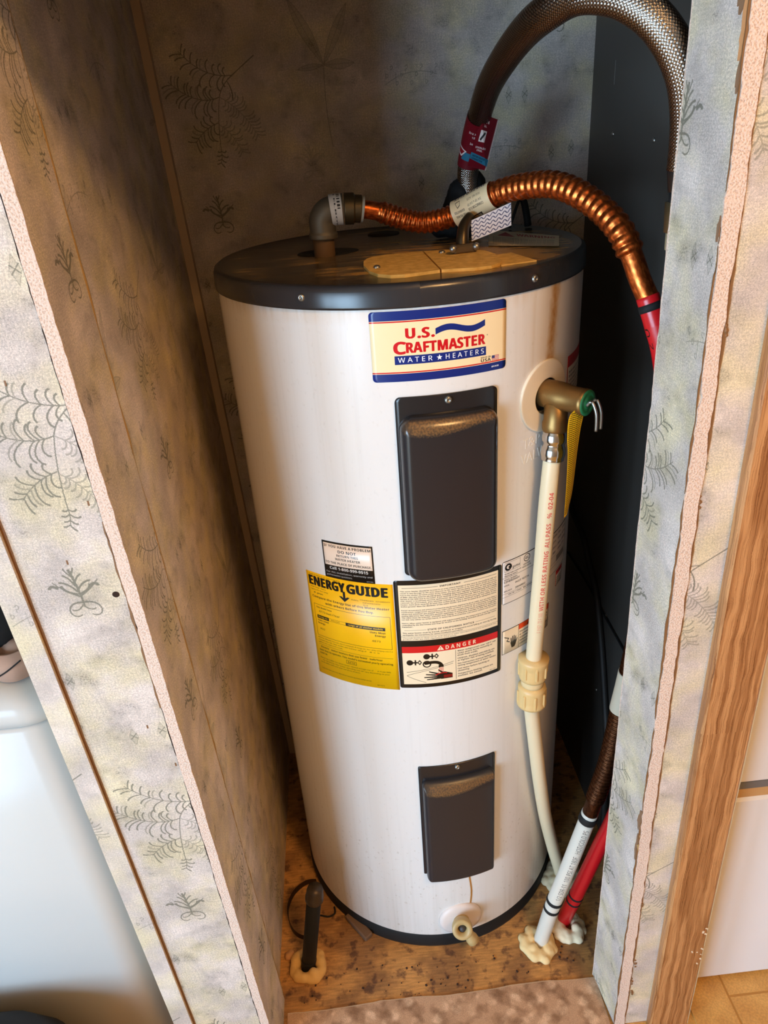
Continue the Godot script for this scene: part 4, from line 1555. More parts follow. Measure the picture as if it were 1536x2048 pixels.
	b.text("This water heater must be braced, anchored, or strapped to avoid falling or moving during", 46, 486, 11, ink, true, 0.0, 756)
	b.text("earthquake. See instructions for correct installation procedures.", 46, 505, 11, ink, true, 0.0, 470)
	b.box(32, 514, 784, 2, ink)
	b.text("Chemicals known to cause cancer, birth defects or other reproductive harm are contained in this", 46, 531, 8, ink, false, 0.0, 756)
	b.text("product under the state regulations listed above.", 46, 546, 8, ink, false, 0.0, 420)
	b.box(32, 612, 784, 62, Color(0.80, 0.10, 0.12))
	b.poly(PackedVector2Array([Vector2(306, 664), Vector2(334, 620), Vector2(362, 664)]), bone)
	b.text("!", 334, 659, 26, Color(0.8, 0.1, 0.12), true, 0.5)
	b.text("D A N G E R", 374, 662, 37, bone, true, 0.0, 250)
	b.box(452, 684, 3, 292, ink)
	for q in [[128, 770], [262, 716]]:  # tap handles
		b.disc(Vector2(q[0] - 40, q[1]), 26, ink)
		b.box(q[0] - 30, q[1] - 7, 50, 14, ink)
		b.box(q[0] - 2, q[1] - 26, 12, 52, ink)
		b.poly(PackedVector2Array([Vector2(q[0] + 18, q[1]), Vector2(q[0] + 38, q[1] - 26), Vector2(q[0] + 56, q[1]), Vector2(q[0] + 38, q[1] + 26)]), ink)
		b.poly(PackedVector2Array([Vector2(q[0] + 28, q[1]), Vector2(q[0] + 38, q[1] - 12), Vector2(q[0] + 46, q[1]), Vector2(q[0] + 38, q[1] + 12)]), bone)
	b.disc(Vector2(222, 790), 34, ink)
	b.disc(Vector2(222, 790), 24, bone)
	b.line(bez(Vector2(214, 782), Vector2(330, 758), Vector2(340, 826), 14), 28, ink)
	b.box(314, 810, 40, 22, ink)
	for k in 4:
		b.line(bez(Vector2(322 + k * 9, 836), Vector2(318 + k * 10, 860), Vector2(312 + k * 12, 884), 4), 4, red)
	b.line(bez(Vector2(60, 866), Vector2(240, 842), Vector2(436, 790), 8), 3, ink)
	b.line(bez(Vector2(60, 900), Vector2(96, 876), Vector2(430, 810), 8), 3, ink)
	b.line(bez(Vector2(60, 900), Vector2(90, 926), Vector2(210, 976), 8), 3, ink)
	b.poly(PackedVector2Array([Vector2(300, 896), Vector2(360, 880), Vector2(424, 906), Vector2(424, 952), Vector2(330, 952)]), ink)
	for f in [[Vector2(318, 912), Vector2(210, 894)], [Vector2(318, 926), Vector2(196, 924)], [Vector2(322, 940), Vector2(216, 948)], [Vector2(322, 902), Vector2(236, 868)], [Vector2(352, 896), Vector2(310, 856)]]:
		b.line(PackedVector2Array([f[0], f[1]]), 17, ink, 9)
	b.line(bez(Vector2(290, 906), Vector2(330, 884), Vector2(380, 896), 6), 8, red)
	b.poly(PackedVector2Array([Vector2(352, 914), Vector2(424, 916), Vector2(424, 944), Vector2(352, 944)]), Color(0.5, 0.08, 0.08))
	var warn := ["Water temperature over 125°F can", "cause severe burns instantly or", "death from scalds.", "Children, disabled and elderly are", "at highest risk of being scalded.", "See instruction manual before", "setting temperature at water heater.", "Feel water before bathing or", "showering.", "Temperature limiting valves are", "available. See manual."]
	var wy := [704, 726, 748, 778, 800, 830, 852, 882, 904, 934, 956]
	var ww := [330, 300, 170, 320, 316, 290, 336, 274, 100, 306, 210]
	for k in warn.size():
		b.text(warn[k], 468, wy[k], 14, ink, true, 0.0, ww[k])
	b.text("6911591", 746, 980, 9, ink, false, 0.0, 54)
	sticker(h, "danger_label", "black bordered label with a red DANGER band", b, -11.8, 23.0, 0.5890, 0.7655, 0.3, 0.003)
	# rating plate
	b = Board.new(self, 920, 400, Color(0.90, 0.87, 0.84))
	b.frame(0, 0, 920, 400, 5, ink)
	b.box(0, 150, 920, 3, ink)
	b.frame(18, 16, 160, 80, 2, ink)
	b.disc(Vector2(58, 58), 33, ink)
	b.disc(Vector2(58, 58), 17, Color(0.90, 0.87, 0.84))
	b.box(60, 50, 32, 20, ink)
	b.text("gama", 98, 82, 24, ink, true, 0.0, 74)
	b.disc(Vector2(252, 46), 35, ink)
	b.disc(Vector2(252, 46), 29, Color(0.90, 0.87, 0.84))
	b.text("UL", 252, 58, 24, ink, true, 0.5)
	b.text("LISTED", 252, 106, 15, ink, true, 0.5, 76)
	b.text("WATER HEATER", 252, 128, 13, ink, true, 0.5, 100)
	b.text("This water heater complies with", 20, 122, 12, ink, true, 0.0, 170)
	b.text("federal energy standards", 20, 142, 12, ink, true, 0.0, 130)
	for q in [["MODEL NUMBER", 176, 12], ["E2F40RD045V", 200, 18], ["SERIAL", 232, 12], ["MFG DATE", 284, 12]]:
		b.text(q[0], 18, q[1], q[2], ink, true)
	b.text("0432T 107214", 130, 236, 18, ink, true, 0.0, 150)
	b.text("20040802", 130, 288, 18, ink, true, 0.0, 110)
	b.box(0, 300, 920, 2, ink)
	b.text("120 / 60 / 1 PHASE    MAX WORKING PRESSURE 150 PSI", 60, 322, 13, ink, true, 0.0, 420)
	b.box(0, 332, 920, 2, ink)
	for r in 4:
		for c in 4:
			b.text(["240V", "4500W", "208V", "3380W", "277V", "3500W", "40 GAL", "151 L"][(r * 3 + c) % 8], 520 + c * 98, 50 + r * 52, 19, ink, true)
	b.frame(500, 20, 404, 214, 2, ink)
	for k in 40:
		b.box(700 + k * 4.6, 250, 2 + (k * 7) % 3, 60, ink)
	sticker(h, "rating_plate", "grey printed rating plate partly behind the white drain pipe", b, 23.3, 60.6, 0.6995, 0.7670, 0.3, 0.003)
	# shock hazard label
	b = Board.new(self, 620, 252, Color(0.91, 0.85, 0.74))
	b.frame(0, 0, 620, 252, 4, ink)
	b.box(180, 0, 440, 56, Color(0.85, 0.29, 0.10))
	b.box(180, 0, 4, 252, ink)
	b.poly(PackedVector2Array([Vector2(286, 48), Vector2(310, 10), Vector2(334, 48)]), ink)
	b.text("WARNING", 344, 44, 30, ink, true, 0.0, 190)
	b.poly(PackedVector2Array([Vector2(88, 150), Vector2(150, 140), Vector2(152, 186), Vector2(136, 212), Vector2(104, 212)]), ink)
	for k in 4:
		b.line(PackedVector2Array([Vector2(100 + k * 15, 150), Vector2(96 + k * 18, 82 + absf(k - 1.5) * 14)]), 13, ink, 9)
	b.line(PackedVector2Array([Vector2(146, 176), Vector2(168, 130)]), 13, ink, 8)
	b.line(PackedVector2Array([Vector2(26, 72), Vector2(70, 96), Vector2(50, 120), Vector2(82, 140)]), 8, ink)
	b.lines(["Disconnect power before servicing", "or removing panel. Replace all parts", "and panels before operating.", "Failure to do so can result in death", "or electrical shock."], 196, 92, 32, 18, 400, ink, true)
	sticker(h, "hazard_label", "small cream hazard label with a black hand", b, 23.6, 47.3, 0.6145, 0.6550)
	b = Board.new(self, 160, 100, Color(0.9, 0.87, 0.82))
	b.frame(0, 0, 160, 100, 4, ink)
	b.box(0, 0, 160, 26, Color(0.75, 0.12, 0.08))
	b.box(70, 4, 24, 18, ink)
	for k in 4:
		b.text("Use copper", 12, 50 + k * 14, 9, ink, true, 0.0, 134)
	sticker(h, "hazard_label", "tiny red topped label right of the drain pipe", b, 52.5, 58.5, 0.6700, 0.7000 - 0.004)
	b = Board.new(self, 300, 200, Color(0.85, 0.8, 0.72))
	b.frame(0, 0, 300, 200, 6, ink)
	b.box(0, 0, 300, 50, Color(0.62, 0.10, 0.07))
	for k in 6:
		b.text("Do not remove this valve or plug", 20, 80 + k * 20, 12, ink, true, 0.0, 260)
	sticker(h, "side_label", "red topped label on the far right side of the jacket", b, 53.0, 72.0, 0.952, 1.010)
	# embossed words under the relief valve
	var emb := begin(false)
	for q in [["T&P", 34.2, 0.9245], ["VALVE", 35.6, 0.9055]]:
		var tm := TextMesh.new()
		var f := SystemFont.new()
		f.font_names = PackedStringArray(["Droid Sans"])
		f.font_weight = 400
		tm.font = f
		tm.font_size = 48
		tm.pixel_size = 0.0125 / 34.0
		tm.depth = 0.0008
		tm.curve_step = 3.0
		tm.text = q[0]
		var arr := tm.get_mesh_arrays()
		var vs: PackedVector3Array = arr[Mesh.ARRAY_VERTEX]
		var ix = arr[Mesh.ARRAY_INDEX]
		var n: int = ix.size() if ix != null and ix.size() else vs.size()
		for i in n:
			var p: Vector3 = vs[ix[i]] if ix != null and ix.size() else vs[i]
			v(emb, on_jacket(q[1] + rad_to_deg(p.x / HR), q[2] + p.y + p.x * 0.06, HR + p.z))
	part("embossed_lettering", done(emb), mat(Color(0.92, 0.9, 0.86), 0.25), h, "raised white lettering under the relief valve")


func build_relief_valve(h: Node3D) -> void:
	var n := on_jacket(38.6, 0, 1.0)
	var hub := on_jacket(38.6, 0.982, HR)
	# plastic escutcheon disc in the jacket
	var st := begin(true)
	var rows := []
	var uvs := []
	for q in [[0.0447, 0.0], [0.0447, 0.0012], [0.0446, 0.0024], [0.0443, 0.0028], [0.0438, 0.0031], [0.0430, 0.00325], [0.0420, 0.0033], [0.0320, 0.0036], [0.0232, 0.0039], [0.0224, 0.0039], [0.0220, 0.0036], [0.0218, 0.003], [0.0217, 0.0005]]:
		var row := PackedVector3Array()
		var t := PackedVector2Array()
		for i in 65:
			var a := TAU * i / 64
			row.append(on_jacket(39.4 + rad_to_deg(q[0] * sin(a) / HR), 0.9775 - q[0] * cos(a), HR + q[1]))
			t.append(Vector2.ZERO)
		rows.append(row)
		uvs.append(t)
	for j in rows.size() - 1:
		for i in 64:
			quad(st, rows[j][i], rows[j][i + 1], rows[j + 1][i + 1], rows[j + 1][i])
	part("escutcheon", done(st), mat(Color(0.90, 0.84, 0.74), 0.3), h, "round cream escutcheon disc behind the relief valve")
	part("valve_opening", done(lathe([[0.0222, -0.006], [0.0222, 0.0006], [0.0, 0.0006]], along(n, hub), 32)), M.black, h)
	var vb := begin(true)
	lathe([[0.0, 0.0], [0.0168, 0.0], [0.0170, 0.012], [0.0176, 0.016], [0.0172, 0.030], [0.0156, 0.036], [0.0153, 0.054], [0.0158, 0.056], [0.0158, 0.061], [0.0, 0.061]], along(n, hub), 32, 0, TAU, vb)
	var out := hub + n * 0.024
	lathe([[0.0, 0.0], [0.0152, 0.0], [0.0158, 0.003], [0.0158, 0.010], [0.0142, 0.014], [0.0142, 0.036], [0.0, 0.036]], along(Vector3.UP, out + Vector3(-0.004, -0.042, 0.0)), 28, 0, TAU, vb)
	var valve := part("relief_valve", done(vb), M.brass, h, "brass relief valve on the right side of the heater")
	part("disc", done(lathe([[0.0, 0.0], [0.0150, 0.0], [0.0152, 0.0012], [0.0110, 0.0015], [0.0105, 0.0011], [0.0075, 0.0012], [0.0072, 0.0016], [0.0, 0.0018]], along(n, hub + n * 0.0611), 32)), mat(Color(0.10, 0.42, 0.26), 0.45), valve, "green metal disc")
	# bent test lever: a bail of flat rod that hangs down
	var a := hub + n * 0.0635
	var sidev := Vector3(n.z, 0, -n.x)
	var bail := resample([a + Vector3(0, -0.002, 0) - sidev * 0.004, a + n * 0.006 - sidev * 0.004 + Vector3(0, 0.004, 0), a + n * 0.013 - sidev * 0.004 + Vector3(0, -0.009, 0), a + n * 0.0135 - sidev * 0.003 + Vector3(0, -0.030, 0)], 0.002)
	var lv := begin(true)
	tube(bail, func(_s): return 0.0019, 10, n, true, TAU, lv)
	var bail2 := PackedVector3Array()
	for p in bail:
		bail2.append(p + sidev * 0.0095)
	tube(bail2, func(_s): return 0.0019, 10, n, true, TAU, lv)
	tube(PackedVector3Array([bail[2], bail[2].lerp(bail2[2], 0.5), bail2[2]]), func(_s): return 0.0019, 10, n, true, TAU, lv)
	part("lever", done(lv), M.zinc, valve, "steel test lever")


func build_drain(h: Node3D) -> void:
	var n := on_jacket(6.2, 0, 1.0)
	var hub := on_jacket(6.2, 0.069, HR)
	part("escutcheon", done(lathe([[0.0, -0.004], [0.0375, -0.003], [0.0365, 0.003], [0.030, 0.0055], [0.012, 0.007], [0.0, 0.007]], along(n, hub), 40)), mat(Color(0.88, 0.83, 0.80), 0.45), h, "white escutcheon disc of the drain")
	var t := 0.012
	var dv := begin(true)
	var tip := (n + Vector3(-0.20, 0.62, 0.0)).normalized()
	lathe([[0.0, 0.0], [0.0125, 0.0], [0.0135, 0.004], [0.0135, 0.022], [0.0130, 0.018], [0.0160, 0.021], [0.0170, 0.025], [0.0170, 0.036], [0.0158, 0.038], [0.0088, 0.038], [0.0078, 0.030], [0.0, 0.030]], along(tip, hub + n * 0.004), 32, 0, TAU, dv)
	lathe([[0.0, 0.0], [0.0085, 0.0], [0.009, 0.012], [0.0105, 0.016], [0.0105, 0.024], [0.0, 0.026]], along(Vector3(0.45, -0.75, 0.25), hub + n * (t + 0.008) + Vector3(0.004, -0.008, 0)), 20, 0, TAU, dv)
	var d := part("drain_valve", done(dv), mat(Color(0.72, 0.62, 0.42), 0.45), h, "tan plastic drain valve near the floor")
	part("drain_mouth", done(lathe([[0.0, 0.0], [0.0066, 0.0], [0.0045, 0.0015], [0.0042, 0.004], [0.0, 0.004]], along(tip, hub + n * 0.004 + tip * 0.0305), 20)), mat(Color(0.25, 0.25, 0.26), 0.5), d)


# ------------------------------------------------------------------ pipes and hoses

func sub_path(pts: PackedVector3Array, s0: float, s1: float) -> PackedVector3Array:
	var out := PackedVector3Array()
	var s := 0.0
	for i in pts.size():
		if i:
			s += pts[i].distance_to(pts[i - 1])
		if s >= s0 and s <= s1:
			out.append(pts[i])
	return out


func reversed_path(p: PackedVector3Array) -> PackedVector3Array:
	var q := p.duplicate()
	q.reverse()
	return q


func ring(pts: PackedVector3Array, s0: float, s1: float, r: float, sides := 22) -> ArrayMesh:
	return done(tube(sub_path(pts, s0, s1), func(_s): return r, sides))


func copper_material(c: Color, rough: float) -> StandardMaterial3D:
	var a := noise_bytes(256, 256, FastNoiseLite.TYPE_SIMPLEX_SMOOTH, 0.03, 101, 4)
	var d := PackedByteArray()
	d.resize(256 * 256 * 3)
	for i in 256 * 256:
		var t := clampf((a[i] / 255.0 - 0.35) * 2.0, 0, 1)
		d[i * 3] = int(lerpf(180, 255, t))
		d[i * 3 + 1] = int(lerpf(170, 255, t))
		d[i * 3 + 2] = int(lerpf(165, 255, t))
	var m := mat(c, rough, 0.92)
	m.albedo_texture = from_rgb(256, 256, d)
	m.uv1_scale = Vector3(2, 12, 1)
	return m


func braid_material() -> StandardMaterial3D:
	var W := 128
	var hgt := PackedByteArray()
	hgt.resize(W * W)
	var col := PackedByteArray()
	col.resize(W * W * 3)
	for y in W:
		for x in W:
			var a := 2.0 * x / W
			var b := 2.0 * y / W
			var s := a + b
			var t := a - b + 8.0
			var fs: float = s - floor(s)
			var ft: float = t - floor(t)
			var over := (int(floor(s)) + int(floor(t))) % 2 == 0
			var across := fs if over else ft
			var along_ := ft if over else fs
			var k := sqrt(maxf(0.0, 1.0 - pow((across - 0.5) * 2.0, 2))) * (0.45 + 0.55 * sin(PI * along_))
			k *= 0.82 + 0.18 * cos(across * TAU * 3.0)
			hgt[y * W + x] = int(255 * clampf(k, 0, 1))
			var g := lerpf(0.36, 1.0, clampf(k * 1.15, 0, 1))
			for c in 3:
				col[(y * W + x) * 3 + c] = int(255 * g * [1.0, 0.96, 0.92][c])
	var m := mat(Color(0.82, 0.80, 0.78), 0.22, 1.0)
	m.albedo_texture = from_rgb(W, W, col)
	m.heightmap_enabled = true
	m.heightmap_texture = from_grey(W, W, hgt)
	m.heightmap_scale = 0.035
	m.uv1_scale = Vector3(15, 150, 1)
	return m


func build_plumbing() -> void:
	# galvanized elbow on the lid
	var e := thing("galvanized_elbow", "dull galvanized pipe elbow with paper label, rising from the heater lid", "pipe elbow", Vector3(-0.096, 1.133, 0.014))
	var galv := mat(Color(0.42, 0.39, 0.33), 0.55, 0.55)
	var rust := mat(Color(0.40, 0.29, 0.17), 0.8, 0.2)
	part("nipple", pipe(Vector3(-0.0965, 1.120, 0.014), Vector3(-0.0962, 1.158, 0.013), 0.0137, 24), rust, e, "rusty pipe nipple")
	var ep := resample([Vector3(-0.096, 1.154, 0.013), Vector3(-0.0958, 1.164, 0.013), Vector3(-0.0955, 1.176, 0.013), Vector3(-0.089, 1.1845, 0.013), Vector3(-0.080, 1.1870, 0.012), Vector3(-0.068, 1.1872, 0.012)], 0.0015)
	var total := 0.0
	for i in range(1, ep.size()):
		total += ep[i].distance_to(ep[i - 1])
	part("elbow_body", done(tube(ep, func(s): return 0.0185 if s < 0.006 or s > total - 0.005 else 0.0168, 28)), galv, e)
	var lb := Board.new(self, 256, 160, Color(0.78, 0.76, 0.72))
	for k in 9:
		lb.box(60 + k * 9, 20, 3 + (k * 5) % 4, 40, Color(0.1, 0.1, 0.1))
	lb.text("3/4 ELBOW", 50, 100, 20, Color(0.15, 0.15, 0.15), true, 0.0, 150)
	part("paper_label", done(tube(PackedVector3Array([Vector3(-0.084, 1.1864, 0.012), Vector3(-0.077, 1.187, 0.012), Vector3(-0.0695, 1.1872, 0.012)]), func(_s): return 0.0189, 28, Vector3(0, 0.3, 1), false)), label_tube(lb, 0.0145), e, "small white paper label")
	# hot side: corrugated copper connector
	var c := thing("copper_connector", "bright corrugated copper hose arching from the lid elbow to the red pipe", "copper hose", Vector3(0.08, 1.17, 0.04))
	var cp := resample([Vector3(-0.066, 1.187, 0.012), Vector3(-0.046, 1.1855, 0.012), Vector3(-0.021, 1.180, 0.011), Vector3(0.004, 1.171, 0.010), Vector3(0.030, 1.164, 0.012), Vector3(0.055, 1.166, 0.02), Vector3(0.079, 1.174, 0.03), Vector3(0.104, 1.188, 0.05), Vector3(0.127, 1.199, 0.07), Vector3(0.150, 1.205, 0.10), Vector3(0.171, 1.206, 0.13), Vector3(0.190, 1.197, 0.16), Vector3(0.2075, 1.1815, 0.187), Vector3(0.220, 1.163, 0.21), Vector3(0.230, 1.139, 0.222), Vector3(0.238, 1.114, 0.232), Vector3(0.2465, 1.095, 0.238)], 0.0009)
	var len := 0.0
	for i in range(1, cp.size()):
		len += cp[i].distance_to(cp[i - 1])
	var copper := copper_material(Color(0.93, 0.50, 0.24), 0.33)
	var wave := func(s: float) -> float:
		if s < 0.043 or s > len - 0.050:
			return 0.0112 if s < 0.043 else 0.0116
		var u := s - 0.043
		# ridges draw apart where the hose was stretched
		var ph := u / 0.0069 if u < 0.17 else 0.17 / 0.0069 + (u - 0.17) / 0.0098
		var ease := clampf(minf(u, len - 0.050 - s) / 0.004, 0, 1)
		var big := 0.0128 if u < 0.15 else 0.0140
		return lerpf(0.0112, big + 0.0019 * pow(0.5 + 0.5 * cos(TAU * ph), 0.7) - 0.0008, ease)
	part("hose", done(tube(cp, wave, 30)), copper, c)
	part("union_nut", done(tube(sub_path(cp, 0.0, 0.021), func(s): return 0.0190 if s < 0.012 else 0.0168, 6 * 5)), mat(Color(0.36, 0.30, 0.20), 0.45, 0.8), c, "dark brass union nut")
	part("gasket", ring(cp, 0.0205, 0.0245, 0.0158), mat(Color(0.62, 0.6, 0.54), 0.6), c, "pale plastic gasket")
	var tag_a := Board.new(self, 420, 420, Color(0.90, 0.82, 0.66))
	var dk := Color(0.2, 0.17, 0.14)
	tag_a.poly(PackedVector2Array([Vector2(150, 116), Vector2(290, 116), Vector2(270, 152), Vector2(130, 152)]), dk)
	tag_a.text("ZURN", 210, 123, 20, Color(0.9, 0.82, 0.66), true, 0.5, 110, "Droid Sans", 180)
	tag_a.text("CONNECTOR FLEX", 150, 200, 13, dk, true, 0.5, 150)
	tag_a.text("3/4 FIP x 3/4 FIP", 150, 222, 12, dk, false, 0.5, 140)
	tag_a.text("125 PSI MAX", 320, 190, 12, dk, true, 0.5, 110)
	tag_a.text("GUARANTEED", 320, 212, 12, dk, true, 0.5, 120)
	tag_a.text("FLEX NO. A225", 150, 250, 12, dk, false, 0.5, 130)
	tag_a.line(PackedVector2Array([Vector2(300, 236), Vector2(330, 226), Vector2(352, 256), Vector2(300, 262), Vector2(300, 236)]), 4, dk)
	tag_a.text("WATER FLEX", 210, 306, 30, Color(0.16, 0.18, 0.25), true, 0.5, 330)
	var s0 := 0.146
	var s1 := 0.206
	part("wrap_label", done(tube(sub_path(cp, s0, s1), func(_s): return 0.0163, 32, Vector3(-0.1, 0.25, 1.0), false)), label_tube_side(tag_a, s1 - s0), c, "cream paper wrap label")
	var wavy := Board.new(self, 300, 220, Color(0.84, 0.82, 0.83))
	for k in 5:
		var pts := PackedVector2Array()
		for i in 61:
			pts.append(Vector2(i * 5.0, 28 + k * 41 + 13.0 * sin(i * 0.72)))
		wavy.line(pts, 8, Color(0.30, 0.31, 0.42))
	var fq := begin(false)
	flap(fq, Vector3(0.0851, 1.1680, 0.071), Vector3(0.1326, 1.1860, 0.079), Vector3(0.133, 1.1603, 0.081), Vector3(0.0849, 1.1448, 0.077), 0.0004)
	part("label_flap", done(fq), pmat(wavy.tex(), 0.6), c, "white flap with wavy lines")
	# red pipe
	var rp := resample([Vector3(0.2455, 1.098, 0.2372), Vector3(0.254, 1.069, 0.246), Vector3(0.2625, 1.040, 0.252), Vector3(0.274, 0.97, 0.264), Vector3(0.287, 0.85, 0.272), Vector3(0.292, 0.62, 0.272), Vector3(0.288, 0.43, 0.264), Vector3(0.2705, 0.290, 0.250), Vector3(0.2558, 0.222, 0.2445), Vector3(0.226, 0.080, 0.2345), Vector3(0.215, 0.020, 0.227), Vector3(0.212, -0.004, 0.225)], 0.004)
	var r := thing("red_pipe", "red plastic hot water pipe with black rings, running down behind the right jamb", "pipe", Vector3(0.215, 0, 0.226))
	part("pipe", done(tube(rp, func(_s): return 0.0122, 24)), M.red_pipe, r)
	var rl := 0.0
	for i in range(1, rp.size()):
		rl += rp[i].distance_to(rp[i - 1])
	part("clamp_ring", ring(rp, 0.004, 0.018, 0.0131), M.black, r, "black crimp ring")
	part("clamp_ring", ring(rp, rl - 0.098, rl - 0.090, 0.0128), M.black, r, "black crimp ring")
	part("clamp_ring", ring(rp, rl - 0.082, rl - 0.074, 0.0128), M.black, r, "black crimp ring")
	var mark := Board.new(self, 64, 128, Color(0.80, 0.09, 0.12))
	mark.text("2 U", 20, 100, 34, Color(0.15, 0.02, 0.03), false, 0.0, 84, "Droid Sans", -90)
	part("print", done(tube(reversed_path(sub_path(rp, 0.028, 0.064)), func(_s): return 0.01235, 10, Vector3(-0.75, 0.1, 0.65), false, 1.5)), label_tube(mark, 0.036), r, "black printed mark")
	# cold side: white supply pipe, old copper connector, braided hose
	var w := thing("supply_pipe", "white plastic supply pipe with black rings rising from the foam", "pipe", Vector3(0.164, 0, 0.257))
	var sp := resample([Vector3(0.160, -0.004, 0.2565), Vector3(0.164, 0.012, 0.2572), Vector3(0.1785, 0.104, 0.2600), Vector3(0.200, 0.205, 0.2625), Vector3(0.2258, 0.330, 0.2650)], 0.003)
	part("pipe", done(tube(sp, func(_s): return 0.0125, 24)), mat(Color(0.84, 0.82, 0.77), 0.35), w)
	var wl := 0.0
	for i in range(1, sp.size()):
		wl += sp[i].distance_to(sp[i - 1])
	part("clamp_ring", ring(sp, 0.100, 0.108, 0.0135), M.black, w, "black crimp ring")
	part("clamp_ring", ring(sp, 0.121, 0.130, 0.0138), M.black, w, "black crimp ring")
	part("clamp_ring", ring(sp, wl - 0.018, wl - 0.005, 0.0140), M.black, w, "black crimp ring")
	var wt := Board.new(self, 96, 1024, Color(0.84, 0.82, 0.77))
	wt.text("1/2 SDR-11  100 PSI AT 180F   HOT/COLD PS", 64, 1000, 34, Color(0.30, 0.30, 0.30), false, 0.0, 960, "Droid Sans", -90)
	part("print", done(tube(sub_path(sp, 0.135, wl - 0.020), func(_s): return 0.0127, 10, Vector3(-0.1, 0.35, 1), false, 1.7)), label_tube(wt, wl - 0.158), w, "grey printed lettering")
	var k := thing("old_copper_connector", "brown tarnished corrugated copper hose above the white supply pipe", "copper hose", Vector3(0.23, 0.34, 0.266))
	var kp := resample([Vector3(0.2245, 0.322, 0.2648), Vector3(0.2320, 0.372, 0.268), Vector3(0.2425, 0.434, 0.270), Vector3(0.248, 0.493, 0.272), Vector3(0.2515, 0.540, 0.273), Vector3(0.256, 0.590, 0.275), Vector3(0.262, 0.68, 0.279)], 0.0009)
	part("hose", done(tube(kp, func(s): return 0.0118 if s < 0.040 else 0.0131 + 0.0013 * cos(TAU * s / 0.0066), 28)), copper_material(Color(0.36, 0.22, 0.13), 0.45), k)
	part("wrap_label", ring(kp, 0.222, 0.29, 0.0152), mat(Color(0.72, 0.68, 0.60), 0.7), k, "whitish paper wrap")
	part("riser", done(tube(resample([Vector3(0.262, 0.68, 0.279), Vector3(0.261, 0.85, 0.286), Vector3(0.2585, 1.05, 0.287), Vector3(0.2535, 1.153, 0.282)], 0.004), func(_s): return 0.0111, 20)), mat(Color(0.36, 0.24, 0.15), 0.5, 0.8), k)
	var bh := thing("braided_hose", "braided stainless steel hose looping high over the heater lid", "braided hose", Vector3(0.10, 1.135, -0.075))
	var bp := resample([Vector3(0.100, 1.132, -0.075), Vector3(0.1075, 1.19, -0.072), Vector3(0.108, 1.216, -0.070), Vector3(0.112, 1.254, -0.05), Vector3(0.1150, 1.283, -0.02), Vector3(0.1155, 1.31, 0.03), Vector3(0.119, 1.332, 0.09), Vector3(0.126, 1.351, 0.15), Vector3(0.135, 1.362, 0.20), Vector3(0.152, 1.370, 0.24), Vector3(0.176, 1.364, 0.27), Vector3(0.199, 1.348, 0.288), Vector3(0.218, 1.326, 0.296), Vector3(0.2335, 1.300, 0.296), Vector3(0.2435, 1.272, 0.290), Vector3(0.2485, 1.245, 0.284), Vector3(0.2500, 1.224, 0.281)], 0.002)
	part("hose", done(tube(bp, func(s): return lerpf(0.0143, 0.0162, clampf((s - 0.06) / 0.32, 0, 1)), 40)), braid_material(), bh)
	part("ferrule", done(tube(PackedVector3Array([Vector3(0.2495, 1.232, 0.2818), Vector3(0.2500, 1.222, 0.281), Vector3(0.2508, 1.205, 0.281)]), func(s): return 0.0155 if s < 0.016 else 0.0135, 24)), mat(Color(0.3, 0.29, 0.28), 0.4, 0.9), bh)
	part("swivel_nut", done(tube(PackedVector3Array([Vector3(0.2516, 1.196, 0.281), Vector3(0.2522, 1.186, 0.281), Vector3(0.2530, 1.168, 0.2815)]), func(_s): return 0.0158, 6)), mat(Color(0.46, 0.40, 0.28), 0.45, 0.7), bh, "tan swivel nut")
	part("collar", done(tube(PackedVector3Array([Vector3(0.2508, 1.206, 0.281), Vector3(0.2512, 1.198, 0.281), Vector3(0.2518, 1.192, 0.281)]), func(_s): return 0.0125, 20)), M.black, bh)
	part("sleeve", done(tube(PackedVector3Array([Vector3(0.2530, 1.169, 0.2815), Vector3(0.2532, 1.160, 0.2817), Vector3(0.2534, 1.152, 0.282)]), func(_s): return 0.0136, 20)), mat(Color(0.62, 0.56, 0.44), 0.5), bh, "pale sleeve")
	var maroon := Color(0.42, 0.05, 0.10)
	var rt := Board.new(self, 512, 360, maroon)
	var pal := Color(0.86, 0.80, 0.78)
	rt.box(266, 78, 52, 62, pal)
	for q in 4:
		rt.box(274 + (q * 5) % 9, 88 + q * 13, 26, 5, Color(0.4, 0.35, 0.35))
	rt.text("3/4", 262, 36, 17, pal, true)
	rt.text("in.", 270, 60, 15, pal, true)
	rt.text("3/4 X", 196, 96, 17, pal, true)
	rt.text("18", 224, 128, 17, pal, true)
	rt.text("in.", 222, 178, 17, pal, true)
	rt.poly(PackedVector2Array([Vector2(110, 218), Vector2(210, 238), Vector2(170, 286), Vector2(120, 272)]), pal)
	rt.poly(PackedVector2Array([Vector2(122, 228), Vector2(194, 243), Vector2(168, 274), Vector2(130, 264)]), Color(0.55, 0.08, 0.12))
	rt.poly(PackedVector2Array([Vector2(200, 246), Vector2(512, 262), Vector2(512, 318), Vector2(170, 300)]), Color(0.17, 0.42, 0.52))
	rt.text("WATER HEATER", 240, 284, 15, Color(0.03, 0.08, 0.12), true, 0.0, 190)
	rt.text("CONNECTOR", 240, 304, 13, Color(0.03, 0.08, 0.12), true, 0.0, 150)
	var b0 := 0.091
	var b1 := 0.166
	part("wrap_label", done(tube(sub_path(bp, b0, b1), func(_s): return 0.0156, 32, Vector3(0, 0.1, 1), false)), label_tube(rt, b1 - b0), bh, "maroon wrap label with white pictograms")
	var rf := Board.new(self, 200, 420, maroon)
	rf.box(190, 0, 10, 420, Color(0.7, 0.6, 0.58))
	rf.text("3/4", 60, 60, 24, pal, true)
	rf.text("in.", 62, 92, 20, pal, true)
